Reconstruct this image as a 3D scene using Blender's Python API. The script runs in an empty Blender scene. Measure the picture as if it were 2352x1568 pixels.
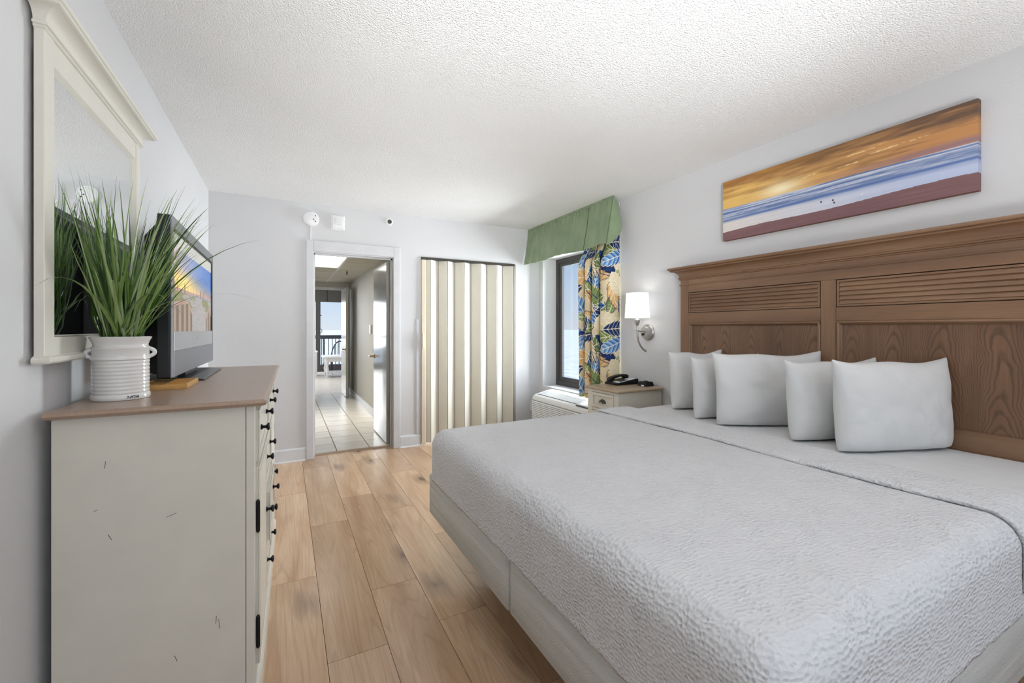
import bpy, math, random
import numpy as np
from mathutils import Vector, Matrix

random.seed(7)
RNG = np.random.default_rng(11)
SC = bpy.context.scene
COL = SC.collection
R = math.radians

# ------------------------------------------------------------------ camera
cam_d = bpy.data.cameras.new('camera')
cam = bpy.data.objects.new('camera', cam_d)
COL.objects.link(cam)
cam.location = (0, 0, 1.244)
YAW = math.atan(520 / 987.0)
cam.rotation_euler = (R(90), 0, -YAW)
cam_d.sensor_fit = 'HORIZONTAL'
cam_d.sensor_width = 36
cam_d.lens = 987.0 / 2352 * 36
cam_d.shift_y = -29.5 / 2352
cam_d.clip_start = 0.05
cam_d.clip_end = 20000
SC.camera = cam

# ------------------------------------------------------------------ view
SC.view_settings.view_transform = 'Standard'
SC.view_settings.look = 'None'
SC.view_settings.exposure = 0.80
SC.view_settings.gamma = 1.0
SC.view_settings.use_curve_mapping = False


def S(r, g, b):
    def f(c):
        c /= 255.0
        return c / 12.92 if c <= 0.04045 else ((c + 0.055) / 1.055) ** 2.4
    return (f(r), f(g), f(b))


# ------------------------------------------------------------------ world
W = bpy.data.worlds.new('sky')
SC.world = W
W.use_nodes = True
nt = W.node_tree
nt.nodes.clear()
wo = nt.nodes.new('ShaderNodeOutputWorld')
bg = nt.nodes.new('ShaderNodeBackground')
tc = nt.nodes.new('ShaderNodeTexCoord')
sx = nt.nodes.new('ShaderNodeSeparateXYZ')
cr = nt.nodes.new('ShaderNodeValToRGB')
nt.links.new(tc.outputs['Generated'], sx.inputs[0])
nt.links.new(sx.outputs['Z'], cr.inputs[0])
cr.color_ramp.elements[0].position = 0.0
cr.color_ramp.elements[0].color = S(226, 233, 244) + (1,)
cr.color_ramp.elements[1].position = 1.0
cr.color_ramp.elements[1].color = S(110, 160, 225) + (1,)
for p_, c_ in ((0.04, (214, 228, 246)), (0.22, (163, 200, 242)), (0.5, (128, 176, 234))):
    e = cr.color_ramp.elements.new(p_)
    e.color = S(*c_) + (1,)
nt.links.new(cr.outputs[0], bg.inputs[0])
bg.inputs[1].default_value = 0.60
nt.links.new(bg.outputs[0], wo.inputs[0])


def add_light(name, kind, loc, energy, color=(1, 1, 1), size=None, size_y=None, target=None, radius=None):
    d = bpy.data.lights.new(name, kind)
    d.energy = energy
    d.color = color
    if kind == 'AREA':
        if size_y:
            d.shape = 'RECTANGLE'
            d.size_y = size_y
        d.size = size
    if radius is not None:
        d.shadow_soft_size = radius
    o = bpy.data.objects.new(name, d)
    COL.objects.link(o)
    o.location = loc
    if target:
        o.rotation_euler = (Vector(target) - Vector(loc)).to_track_quat('-Z', 'Y').to_euler()
    return o


# sun standing behind the building: lights sea and balcony only
sun = add_light('sun', 'SUN', (0, 0, 30), 3.6, (1.0, 0.97, 0.92), target=(16, -4, 0))
sun.data.angle = R(0.6)
# daylight reaching the bedroom window from outside
add_light('daylight_window', 'AREA', (4.7, 4.3, 1.5), 520, (0.95, 0.98, 1.0), 2.8, 3.0, (2.7, 4.1, 1.5))
# daylight reaching the living room slider
add_light('daylight_slider', 'AREA', (-1.2, 15.0, 1.7), 170, (0.96, 0.98, 1.0), 2.6, 2.2, (0.6, 12.0, 1.0))
# added fill lights behind the camera, aimed at the ceiling; no source seen
bl_ = add_light('bounce_fill', 'AREA', (0.95, -0.6, 0.8), 15, (0.985, 0.99, 1.0), 0.8, 0.8, (1.05, 0.05, 2.44))
bl_.data.spread = R(130)
b2_ = add_light('bounce_fill_spot', 'SPOT', (0.25, -0.95, 1.35), 215, (0.965, 0.985, 1.0), target=(1.3, 2.2, 2.40), radius=0.25)  # second added fill, reaching the ceiling further into the room
b2_.data.spot_size = R(64)
b2_.data.spot_blend = 1.0
# added fill light outside the made-up near end window, behind the camera
add_light('near_end_fill', 'AREA', (1.05, -2.1, 1.4), 14, (1.0, 0.98, 0.94), 2.8, 2.0, (1.05, 2.0, 1.4))
# added light for an assumed second sconce, unseen and not modelled
add_light('bedside_fill', 'POINT', (2.5, -0.1, 1.62), 1.6, (1.0, 0.96, 0.9), radius=0.12)
# hall panel light, then an added living room fill with no fixture
hl_ = add_light('hall_light', 'AREA', (0.35, 6.35, 2.1), 5.5, (1.0, 0.98, 0.93), 0.5, 1.0, (0.35, 6.35, 0))
hl_.data.spread = R(85)
add_light('living_fill', 'POINT', (-0.6, 11.2, 2.1), 32, (1, 0.98, 0.95), radius=0.3)


# ------------------------------------------------------------------ node helpers
def newmat(name):
    m = bpy.data.materials.new(name)
    m.use_nodes = True
    n = m.node_tree
    b = n.nodes.get('Principled BSDF')
    return m, n, b


def nd(n, t, **kw):
    x = n.nodes.new(t)
    for k, v in kw.items():
        setattr(x, k, v)
    return x


def math_(n, op, a, b=None, c=None):
    x = n.nodes.new('ShaderNodeMath')
    x.operation = op
    for i, v in enumerate((a, b, c)):
        if v is None:
            continue
        if isinstance(v, (int, float)):
            x.inputs[i].default_value = v
        else:
            n.links.new(v, x.inputs[i])
    return x.outputs[0]


def mapping(n, scale, kind='Object', loc=None, rot=None):
    t = n.nodes.new('ShaderNodeTexCoord')
    m = n.nodes.new('ShaderNodeMapping')
    m.inputs['Scale'].default_value = scale
    if rot:
        m.inputs['Rotation'].default_value = rot
    n.links.new(t.outputs[kind], m.inputs['Vector'])
    if loc is not None:
        if isinstance(loc, (tuple, list)):
            m.inputs['Location'].default_value = loc
        else:
            n.links.new(loc, m.inputs['Location'])
    return m.outputs[0]


def noise(n, vec, scale, detail=2, rough=0.5, dist=0.0):
    x = n.nodes.new('ShaderNodeTexNoise')
    x.inputs['Scale'].default_value = scale
    x.inputs['Detail'].default_value = detail
    x.inputs['Roughness'].default_value = rough
    x.inputs['Distortion'].default_value = dist
    if vec is not None:
        n.links.new(vec, x.inputs['Vector'])
    return x.outputs['Fac']


def ramp(n, fac, stops, interp='LINEAR'):
    x = n.nodes.new('ShaderNodeValToRGB')
    x.color_ramp.interpolation = interp
    els = x.color_ramp.elements
    while len(els) < len(stops):
        els.new(0.5)
    for e, (p, c) in zip(els, stops):
        e.position = p
        e.color = tuple(c) + (1,) if len(c) == 3 else c
    n.links.new(fac, x.inputs[0])
    return x.outputs[0]


def mix(n, fac, a, b, mode='MIX'):
    x = n.nodes.new('ShaderNodeMix')
    x.data_type = 'RGBA'
    x.blend_type = mode
    for sock, v in ((x.inputs[0], fac), (x.inputs[6], a), (x.inputs[7], b)):
        if isinstance(v, (int, float)):
            sock.default_value = v
        elif isinstance(v, (tuple, list)):
            sock.default_value = tuple(v) + (1,) if len(v) == 3 else v
        else:
            n.links.new(v, sock)
    return x.outputs[2]


def bump(n, b, height, strength, dist):
    x = n.nodes.new('ShaderNodeBump')
    x.inputs['Strength'].default_value = strength
    x.inputs['Distance'].default_value = dist
    n.links.new(height, x.inputs['Height'])
    n.links.new(x.outputs[0], b.inputs['Normal'])
    return x


def plain(name, col, rough=0.5, metal=0.0, spec=0.5, bmp=None, var=0.04, coat=0.0, vscale=8.0):
    """procedural paint or plastic: slight tone variation, optional fine relief (scale, strength, distance)"""
    m, n, b = newmat(name)
    v = mapping(n, (1, 1, 1))
    f = noise(n, v, vscale, 3)
    lo = tuple(max(0, c * (1 - var)) for c in col)
    hi = tuple(min(1, c * (1 + var)) for c in col)
    n.links.new(ramp(n, f, [(0.3, lo), (0.7, hi)]), b.inputs['Base Color'])
    b.inputs['Roughness'].default_value = rough
    b.inputs['Metallic'].default_value = metal
    b.inputs['Specular IOR Level'].default_value = spec
    b.inputs['Coat Weight'].default_value = coat
    if bmp:
        bump(n, b, noise(n, v, bmp[0], 2), bmp[1], bmp[2])
    return m


def emit(name, col, strength):
    m, n, b = newmat(name)
    b.inputs['Base Color'].default_value = tuple(col) + (1,)
    b.inputs['Emission Color'].default_value = tuple(col) + (1,)
    b.inputs['Emission Strength'].default_value = strength
    b.inputs['Roughness'].default_value = 0.6
    return m


def attr_mat(name, rough=0.6, emission=0.0, bmp=None, spec=0.3, sheen=0.0):
    m, n, b = newmat(name)
    a = n.nodes.new('ShaderNodeAttribute')
    a.attribute_name = 'print'
    n.links.new(a.outputs['Color'], b.inputs['Base Color'])
    if emission:
        n.links.remove(b.inputs['Base Color'].links[0])
        b.inputs['Base Color'].default_value = (0.01, 0.01, 0.012, 1)
        n.links.new(a.outputs['Color'], b.inputs['Emission Color'])
        b.inputs['Emission Strength'].default_value = emission
    b.inputs['Roughness'].default_value = rough
    b.inputs['Specular IOR Level'].default_value = spec
    if bmp:
        bump(n, b, noise(n, mapping(n, (1, 1, 1)), bmp[0], 2), bmp[1], bmp[2])
    return m


M = {}
# walls and ceiling
def textured(name, col, scale, strength, dist, rough=0.85, vor=False):
    m, n, b = newmat(name)
    g = n.nodes.new('ShaderNodeNewGeometry')
    f = noise(n, g.outputs['Position'], scale, 3, 0.6)
    if vor:
        v = nd(n, 'ShaderNodeTexVoronoi')
        v.inputs['Scale'].default_value = scale * 1.6
        n.links.new(g.outputs['Position'], v.inputs['Vector'])
        f = math_(n, 'SUBTRACT', f, math_(n, 'MULTIPLY', v.outputs['Distance'], 0.8))
    f2 = noise(n, g.outputs['Position'], 2.0, 2)
    c1 = tuple(c * 0.97 for c in col)
    n.links.new(ramp(n, f2, [(0.3, c1), (0.7, col)]), b.inputs['Base Color'])
    b.inputs['Roughness'].default_value = rough
    b.inputs['Specular IOR Level'].default_value = 0.3
    bump(n, b, f, strength, dist)
    return m

M['wall'] = textured('wall_paint', (0.69, 0.69, 0.70), 85, 0.25, 0.003, 0.6)
M['backwall'] = textured('dimmed_back_wall', (0.55, 0.55, 0.55), 85, 0.25, 0.003, 0.6)  # unseen wall, kept darker than the others to cut fill light
M['ceiling'] = textured('popcorn_ceiling', (0.90, 0.90, 0.90), 100, 0.55, 0.008, 0.95, True)
M['trim'] = plain('trim_paint', (0.66, 0.66, 0.68), 0.4)
M['base'] = plain('baseboard_vinyl', (0.72, 0.73, 0.75), 0.45)
M['reveal'] = textured('reveal_paint', (0.68, 0.68, 0.68), 70, 0.2, 0.003, 0.7)
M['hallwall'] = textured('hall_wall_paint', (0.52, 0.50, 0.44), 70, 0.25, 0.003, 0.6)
M['halldoor'] = plain('gloss_door_paint', (0.44, 0.46, 0.475), 0.16, coat=0.4, bmp=(14, 0.05, 0.01))
M['dooredge'] = plain('door_edge_paint', (0.36, 0.34, 0.31), 0.4)
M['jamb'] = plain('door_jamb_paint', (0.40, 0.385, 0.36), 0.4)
M['cream'] = plain('cream_furniture_paint', S(216, 212, 200), 0.27, var=0.025, bmp=(60, 0.05, 0.002))
M['creamlight'] = plain('cream_frame_paint', S(224, 221, 210), 0.35, var=0.02)
M['doorpanel'] = plain('vinyl_door_panel', S(226, 222, 208), 0.45, var=0.02)
M['doorpost'] = plain('vinyl_door_post', S(224, 212, 190), 0.45, var=0.02)
M['darkline'] = plain('dark_bronze_metal', S(62, 58, 52), 0.45)
M['knob'] = plain('black_iron_knob', S(22, 24, 32), 0.28, metal=0.6, var=0.1)
M['black'] = plain('black_plastic', S(13, 14, 16), 0.45, var=0.1, spec=0.35)
M['tvside'] = plain('tv_black_plastic', S(20, 21, 26), 0.4, var=0.1)
M['bezel'] = plain('tv_silver_bezel', S(128, 130, 136), 0.35, metal=0.2)
M['bezellight'] = plain('tv_pale_bezel', S(176, 178, 180), 0.35, metal=0.2)
M['tvbase'] = plain('tv_stand_plastic', S(52, 54, 58), 0.3)
M['ceramic'] = plain('white_glazed_ceramic', S(226, 224, 222), 0.12, coat=0.5, var=0.02)
M['soil'] = plain('moss_filling', S(52, 42, 30), 0.9, bmp=(120, 0.8, 0.01), var=0.4, vscale=60)
M['bamboo'] = plain('bamboo_wood', S(205, 158, 92), 0.45, var=0.12, vscale=25)
M['white'] = plain('white_plastic', S(236, 236, 236), 0.4, var=0.015)
M['acwhite'] = plain('ac_white_plastic', S(226, 227, 226), 0.42, var=0.015)
M['acdark'] = plain('ac_slot_shade', S(66, 68, 76), 0.6)  # dark colour painting the shade inside the grille and lid slot
M['acgrey'] = plain('ac_louver_shade', S(150, 151, 152), 0.6)  # grey painting the shade between the front louvers
M['silver'] = plain('brushed_nickel', S(176, 174, 172), 0.3, metal=0.85)
M['brass'] = plain('aged_brass', S(176, 160, 130), 0.28, metal=0.8)
M['winframe'] = plain('bronze_window_frame', S(70, 66, 66), 0.4, metal=0.1)
M['sheet'] = plain('white_bed_sheet', (0.66, 0.66, 0.66), 0.85, var=0.01, bmp=(9, 0.25, 0.02))
M['pillow'] = plain('white_pillowcase', (0.68, 0.68, 0.675), 0.85, var=0.01, bmp=(11, 0.35, 0.02))
M['hallfloor_grout'] = plain('tile_grout', S(128, 116, 102), 0.9)
M['tile'] = plain('cream_floor_tile', S(232, 226, 215), 0.25, var=0.05, vscale=5)
M['threshold'] = plain('threshold_strip', S(168, 142, 116), 0.4)
M['tbar'] = plain('ceiling_grid_bar', S(214, 212, 204), 0.4)
M['ctile'] = plain('ceiling_tile_board', S(204, 200, 186), 0.8, bmp=(90, 0.3, 0.003))
M['panel_light'] = emit('light_panel_diffuser', (1, 0.985, 0.95), 1.6)
M['concrete'] = plain('balcony_concrete', S(170, 168, 162), 0.9)
M['livingfloor'] = plain('living_room_tile', S(222, 214, 204), 0.3, var=0.05)
M['chairdark'] = plain('dark_painted_wood', S(38, 40, 44), 0.4)
M['gap'] = plain('floor_underlay', S(132, 98, 70), 0.9)
M['scuff'] = plain('scuff_mark', S(86, 80, 70), 0.7)
M['card'] = plain('phone_card', S(214, 218, 222), 0.5)
M['canvas_edge'] = plain('canvas_edge', S(120, 78, 60), 0.7)


def make_floorwood():
    m, n, b = newmat('oak_plank')
    oi = n.nodes.new('ShaderNodeObjectInfo')
    off = nd(n, 'ShaderNodeCombineXYZ')
    n.links.new(math_(n, 'MULTIPLY', oi.outputs['Random'], 37.0), off.inputs[0])
    n.links.new(math_(n, 'MULTIPLY', oi.outputs['Random'], 91.0), off.inputs[1])
    v = mapping(n, (1, 1, 1), loc=off.outputs[0])
    vs = nd(n, 'ShaderNodeVectorMath', operation='MULTIPLY')
    n.links.new(v, vs.inputs[0])
    vs.inputs[1].default_value = (7, 0.8, 1)
    broad = noise(n, vs.outputs[0], 1.0, 4, 0.55, 0.6)
    vs2 = nd(n, 'ShaderNodeVectorMath', operation='MULTIPLY')
    n.links.new(v, vs2.inputs[0])
    vs2.inputs[1].default_value = (170, 5, 1)
    fine = noise(n, vs2.outputs[0], 1.0, 4, 0.6)
    vs3 = nd(n, 'ShaderNodeVectorMath', operation='MULTIPLY')
    n.links.new(v, vs3.inputs[0])
    vs3.inputs[1].default_value = (7.5, 0.5, 1)
    rn = noise(n, vs3.outputs[0], 0.9, 1, 0.4, 0.3)
    rings = math_(n, 'SINE', math_(n, 'MULTIPLY', rn, 130.0))
    col = ramp(n, broad, [(0.25, S(188, 150, 114)), (0.45, S(214, 180, 146)), (0.6, S(227, 196, 164)), (0.8, S(238, 213, 186))])
    col = mix(n, math_(n, 'MULTIPLY', math_(n, 'ADD', fine, -0.35), 0.9), col, S(170, 132, 98), 'MIX')
    col = mix(n, ramp(n, rings, [(0.5, (0, 0, 0)), (1.0, (0.16, 0.16, 0.16))]), col, S(138, 102, 74), 'MIX')
    # knots with a dark heart
    vs4 = nd(n, 'ShaderNodeVectorMath', operation='MULTIPLY')
    n.links.new(v, vs4.inputs[0])
    vs4.inputs[1].default_value = (3.4, 1.5, 1)
    warp = noise(n, vs.outputs[0], 3.0, 3)
    vo = nd(n, 'ShaderNodeTexVoronoi')
    vo.inputs['Scale'].default_value = 1.0
    n.links.new(vs4.outputs[0], vo.inputs['Vector'])
    kd = math_(n, 'ADD', vo.outputs['Distance'], math_(n, 'MULTIPLY', math_(n, 'SUBTRACT', warp, 0.5), 0.35))
    col = mix(n, ramp(n, kd, [(0.03, (0.9, 0.9, 0.9)), (0.09, (0.45, 0.45, 0.45)), (0.24, (0.0, 0.0, 0.0))]), col, S(92, 68, 56))
    tone = ramp(n, oi.outputs['Random'], [(0.0, S(222, 216, 210)), (0.5, S(238, 235, 232)), (1.0, S(255, 252, 248))])
    col = mix(n, 1.0, col, tone, 'MULTIPLY')
    n.links.new(col, b.inputs['Base Color'])
    rg = math_(n, 'ADD', math_(n, 'MULTIPLY', fine, 0.2), 0.14)
    b.inputs['Specular IOR Level'].default_value = 0.7
    n.links.new(rg, b.inputs['Roughness'])
    bump(n, b, fine, 0.12, 0.002)
    return m


M['floorwood'] = make_floorwood()


def make_headwood(name, cathedral, along, tones):
    """stained oak; 'along' = axis of the grain (1: Y, 2: Z)"""
    m, n, b = newmat(name)
    t = nd(n, 'ShaderNodeNewGeometry')
    sp = nd(n, 'ShaderNodeSeparateXYZ')
    n.links.new(t.outputs['Position'], sp.inputs[0])
    y, z = sp.outputs['Y'], sp.outputs['Z']
    mp = nd(n, 'ShaderNodeMapping')
    n.links.new(t.outputs['Position'], mp.inputs['Vector'])
    mp.inputs['Scale'].default_value = (1, 6, 260) if along == 1 else (1, 260, 6)
    fine = noise(n, mp.outputs[0], 1.0, 4, 0.65)
    mp2 = nd(n, 'ShaderNodeMapping')
    n.links.new(t.outputs['Position'], mp2.inputs['Vector'])
    mp2.inputs['Scale'].default_value = (1, 1.2, 9) if along == 1 else (1, 9, 1.2)
    broad = noise(n, mp2.outputs[0], 1.0, 3, 0.5)
    col = ramp(n, broad, [(0.25, S(*tones[0])), (0.5, S(*tones[1])), (0.75, S(*tones[2]))])
    if cathedral:
        wob = noise(n, t.outputs['Position'], 4.5, 3, 0.5)
        w2 = noise(n, t.outputs['Position'], 1.7, 2, 0.5)
        yy = math_(n, 'ADD', y, math_(n, 'MULTIPLY', math_(n, 'SUBTRACT', wob, 0.5), 0.10))
        k = 5.4
        ys = math_(n, 'MULTIPLY', yy, k)
        cell = math_(n, 'FLOOR', ys)
        loc = math_(n, 'SUBTRACT', math_(n, 'SUBTRACT', ys, cell), 0.5)
        par = math_(n, 'MULTIPLY', math_(n, 'MULTIPLY', loc, loc), 2.9)
        ph = math_(n, 'FRACT', math_(n, 'MULTIPLY', math_(n, 'SINE', math_(n, 'MULTIPLY', cell, 12.9898)), 43.75))
        f = math_(n, 'ADD', math_(n, 'ADD', math_(n, 'MULTIPLY', z, 1.0), par), math_(n, 'MULTIPLY', w2, 0.5))
        f = math_(n, 'ADD', math_(n, 'MULTIPLY', f, 11.0), math_(n, 'MULTIPLY', ph, 5.0))
        fr = math_(n, 'FRACT', f)
        line = ramp(n, fr, [(0.0, (0.62, 0.62, 0.62)), (0.22, (0.5, 0.5, 0.5)), (0.4, (0.05, 0.05, 0.05)), (0.92, (0.0, 0.0, 0.0)), (1.0, (0.62, 0.62, 0.62))])
        line = mix(n, 1.0, line, ramp(n, fine, [(0.3, (0.35, 0.35, 0.35)), (0.6, (1, 1, 1))]), 'MULTIPLY')
        col = mix(n, line, col, S(60, 44, 36))
    col = mix(n, ramp(n, fine, [(0.45, (0, 0, 0)), (0.75, (0.4, 0.4, 0.4))]), col, S(92, 68, 52))
    n.links.new(col, b.inputs['Base Color'])
    b.inputs['Roughness'].default_value = 0.36
    bump(n, b, fine, 0.08, 0.001)
    return m


M['hb_h'] = make_headwood('oak_rail_stain', False, 1, ((116, 86, 63), (134, 101, 75), (152, 119, 90)))
M['hb_v'] = make_headwood('oak_post_stain', False, 2, ((116, 86, 63), (134, 101, 75), (152, 119, 90)))
M['hb_c'] = make_headwood('oak_panel_stain', True, 2, ((108, 77, 57), (125, 92, 68), (140, 106, 80)))
M['hb_dark'] = plain('louvre_gap_shade', S(44, 32, 26), 0.5)  # dark tone painting the shade behind the headboard louvres


def make_topwood():
    m, n, b = newmat('dresser_top_stain')
    g = nd(n, 'ShaderNodeNewGeometry')
    mp = nd(n, 'ShaderNodeMapping')
    mp.inputs['Scale'].default_value = (130, 5, 40)
    n.links.new(g.outputs['Position'], mp.inputs['Vector'])
    f = noise(n, mp.outputs[0], 1.0, 4, 0.6)
    n.links.new(ramp(n, f, [(0.25, S(156, 132, 114)), (0.75, S(168, 145, 126))]), b.inputs['Base Color'])
    b.inputs['Roughness'].default_value = 0.3
    return m


M['topwood'] = make_topwood()


def make_coverlet():
    m, n, b = newmat('white_matelasse_cotton')
    g = nd(n, 'ShaderNodeNewGeometry')
    warp = nd(n, 'ShaderNodeTexNoise')
    warp.inputs['Scale'].default_value = 9.0
    warp.inputs['Detail'].default_value = 2
    n.links.new(g.outputs['Position'], warp.inputs['Vector'])
    add = nd(n, 'ShaderNodeVectorMath', operation='MULTIPLY_ADD')
    n.links.new(warp.outputs['Color'], add.inputs[0])
    add.inputs[1].default_value = (0.03, 0.03, 0.03)
    n.links.new(g.outputs['Position'], add.inputs[2])
    mp = nd(n, 'ShaderNodeMapping')
    mp.inputs['Scale'].default_value = (60, 104, 104)
    mp.inputs['Rotation'].default_value = (0, 0, R(8))
    n.links.new(add.outputs[0], mp.inputs['Vector'])
    vo = nd(n, 'ShaderNodeTexVoronoi', feature='SMOOTH_F1')
    vo.inputs['Scale'].default_value = 1.0
    vo.inputs['Smoothness'].default_value = 0.35
    vo.inputs['Randomness'].default_value = 0.6
    n.links.new(mp.outputs[0], vo.inputs['Vector'])
    cells = math_(n, 'MULTIPLY', vo.outputs['Distance'], 1.0)
    nz = noise(n, g.outputs['Position'], 5.5, 3)
    amp = ramp(n, nz, [(0.35, (0.65, 0.65, 0.65)), (0.65, (1, 1, 1))])
    h = math_(n, 'MULTIPLY', cells, amp)
    big = noise(n, g.outputs['Position'], 6, 2)
    h = math_(n, 'ADD', h, math_(n, 'MULTIPLY', big, 0.4))
    b.inputs['Base Color'].default_value = (0.66, 0.66, 0.67, 1)
    b.inputs['Roughness'].default_value = 0.9
    b.inputs['Specular IOR Level'].default_value = 0.15
    bump(n, b, h, 0.9, 0.0085)
    return m


M['coverlet'] = make_coverlet()


def make_knit():
    m, n, b = newmat('grey_beige_knit')
    g = nd(n, 'ShaderNodeNewGeometry')
    vo = nd(n, 'ShaderNodeTexVoronoi')
    vo.inputs['Scale'].default_value = 210
    n.links.new(g.outputs['Position'], vo.inputs['Vector'])
    mp = nd(n, 'ShaderNodeMapping')
    mp.inputs['Scale'].default_value = (1, 1.3, 26)
    n.links.new(g.outputs['Position'], mp.inputs['Vector'])
    f = noise(n, mp.outputs[0], 1.0, 2)
    n.links.new(ramp(n, f, [(0.3, S(184, 183, 178)), (0.7, S(202, 201, 196))]), b.inputs['Base Color'])
    b.inputs['Roughness'].default_value = 0.95
    h = math_(n, 'ADD', math_(n, 'MULTIPLY', vo.outputs['Distance'], 0.35), math_(n, 'MULTIPLY', f, 2.2))
    bump(n, b, h, 0.5, 0.008)
    return m


M['knit'] = make_knit()


def make_green():
    m, n, b = newmat('sage_green_fabric')
    v = mapping(n, (1, 1, 1))
    f = noise(n, v, 600, 1)
    f2 = noise(n, v, 6, 2)
    c = ramp(n, f2, [(0.3, S(120, 139, 106)), (0.7, S(136, 154, 120))])
    n.links.new(c, b.inputs['Base Color'])
    b.inputs['Roughness'].default_value = 0.8
    b.inputs['Sheen Weight'].default_value = 0.2
    bump(n, b, f, 0.15, 0.001)
    return m


M['green'] = make_green()


def make_blade():
    m, n, b = newmat('plastic_grass_blade')
    oi = nd(n, 'ShaderNodeObjectInfo')
    v = mapping(n, (1, 1, 1))
    f = noise(n, v, 30, 2)
    col = ramp(n, oi.outputs['Random'], [(0.0, S(38, 62, 32)), (0.25, S(66, 104, 44)), (0.5, S(104, 140, 62)), (0.75, S(138, 164, 86)), (0.9, S(178, 196, 146)), (1.0, S(48, 68, 44))])
    col = mix(n, math_(n, 'MULTIPLY', f, 0.35), col, S(44, 66, 36))
    n.links.new(col, b.inputs['Base Color'])
    b.inputs['Roughness'].default_value = 0.3
    return m


M['blade'] = make_blade()


def make_glass():
    m, n, b = newmat('window_glass')
    out = n.nodes['Material Output']
    tr = nd(n, 'ShaderNodeBsdfTransparent')
    tr.inputs[0].default_value = (0.96, 0.975, 0.98, 1)
    gl = nd(n, 'ShaderNodeBsdfGlossy')
    gl.inputs['Roughness'].default_value = 0.02
    fr = nd(n, 'ShaderNodeFresnel')
    fr.inputs[0].default_value = 1.45
    mx = nd(n, 'ShaderNodeMixShader')
    n.links.new(math_(n, 'MULTIPLY', fr.outputs[0], 0.3), mx.inputs[0])
    n.links.new(tr.outputs[0], mx.inputs[1])
    n.links.new(gl.outputs[0], mx.inputs[2])
    n.links.new(mx.outputs[0], out.inputs['Surface'])
    n.nodes.remove(b)
    return m


M['glass'] = make_glass()


def make_mirror():
    m, n, b = newmat('mirror_silver')
    v = mapping(n, (1, 1, 1))
    f = noise(n, v, 3, 2)
    n.links.new(ramp(n, f, [(0.3, (0.86, 0.89, 0.89)), (0.7, (0.88, 0.91, 0.91))]), b.inputs['Base Color'])
    b.inputs['Metallic'].default_value = 1.0
    b.inputs['Roughness'].default_value = 0.015
    return m


M['mirror'] = make_mirror()


def make_sea():
    m, n, b = newmat('sea_water')
    g = nd(n, 'ShaderNodeNewGeometry')
    mp = nd(n, 'ShaderNodeMapping')
    mp.inputs['Scale'].default_value = (0.16, 0.05, 1)
    mp.inputs['Rotation'].default_value = (0, 0, R(35))
    n.links.new(g.outputs['Position'], mp.inputs['Vector'])
    f = noise(n, mp.outputs[0], 1.0, 5, 0.6)
    n.links.new(ramp(n, f, [(0.35, S(176, 184, 190)), (0.65, S(232, 234, 234))]), b.inputs['Base Color'])
    b.inputs['Roughness'].default_value = 0.45
    n.links.new(ramp(n, f, [(0.35, S(176, 184, 190)), (0.65, S(232, 234, 234))]), b.inputs['Base Color'])
    bump(n, b, f, 0.3, 1.0)
    return m


M['sea'] = make_sea()


def make_shade():
    m, n, b = newmat('lit_linen_shade')
    v = mapping(n, (1, 1, 1))
    f = noise(n, v, 180, 2)
    c = ramp(n, f, [(0.3, (0.97, 0.965, 0.95)), (0.7, (1, 1, 0.99))])
    n.links.new(c, b.inputs['Base Color'])
    n.links.new(c, b.inputs['Emission Color'])
    b.inputs['Emission Strength'].default_value = 0.42
    b.inputs['Roughness'].default_value = 0.8
    return m


M['shade'] = make_shade()


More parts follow.
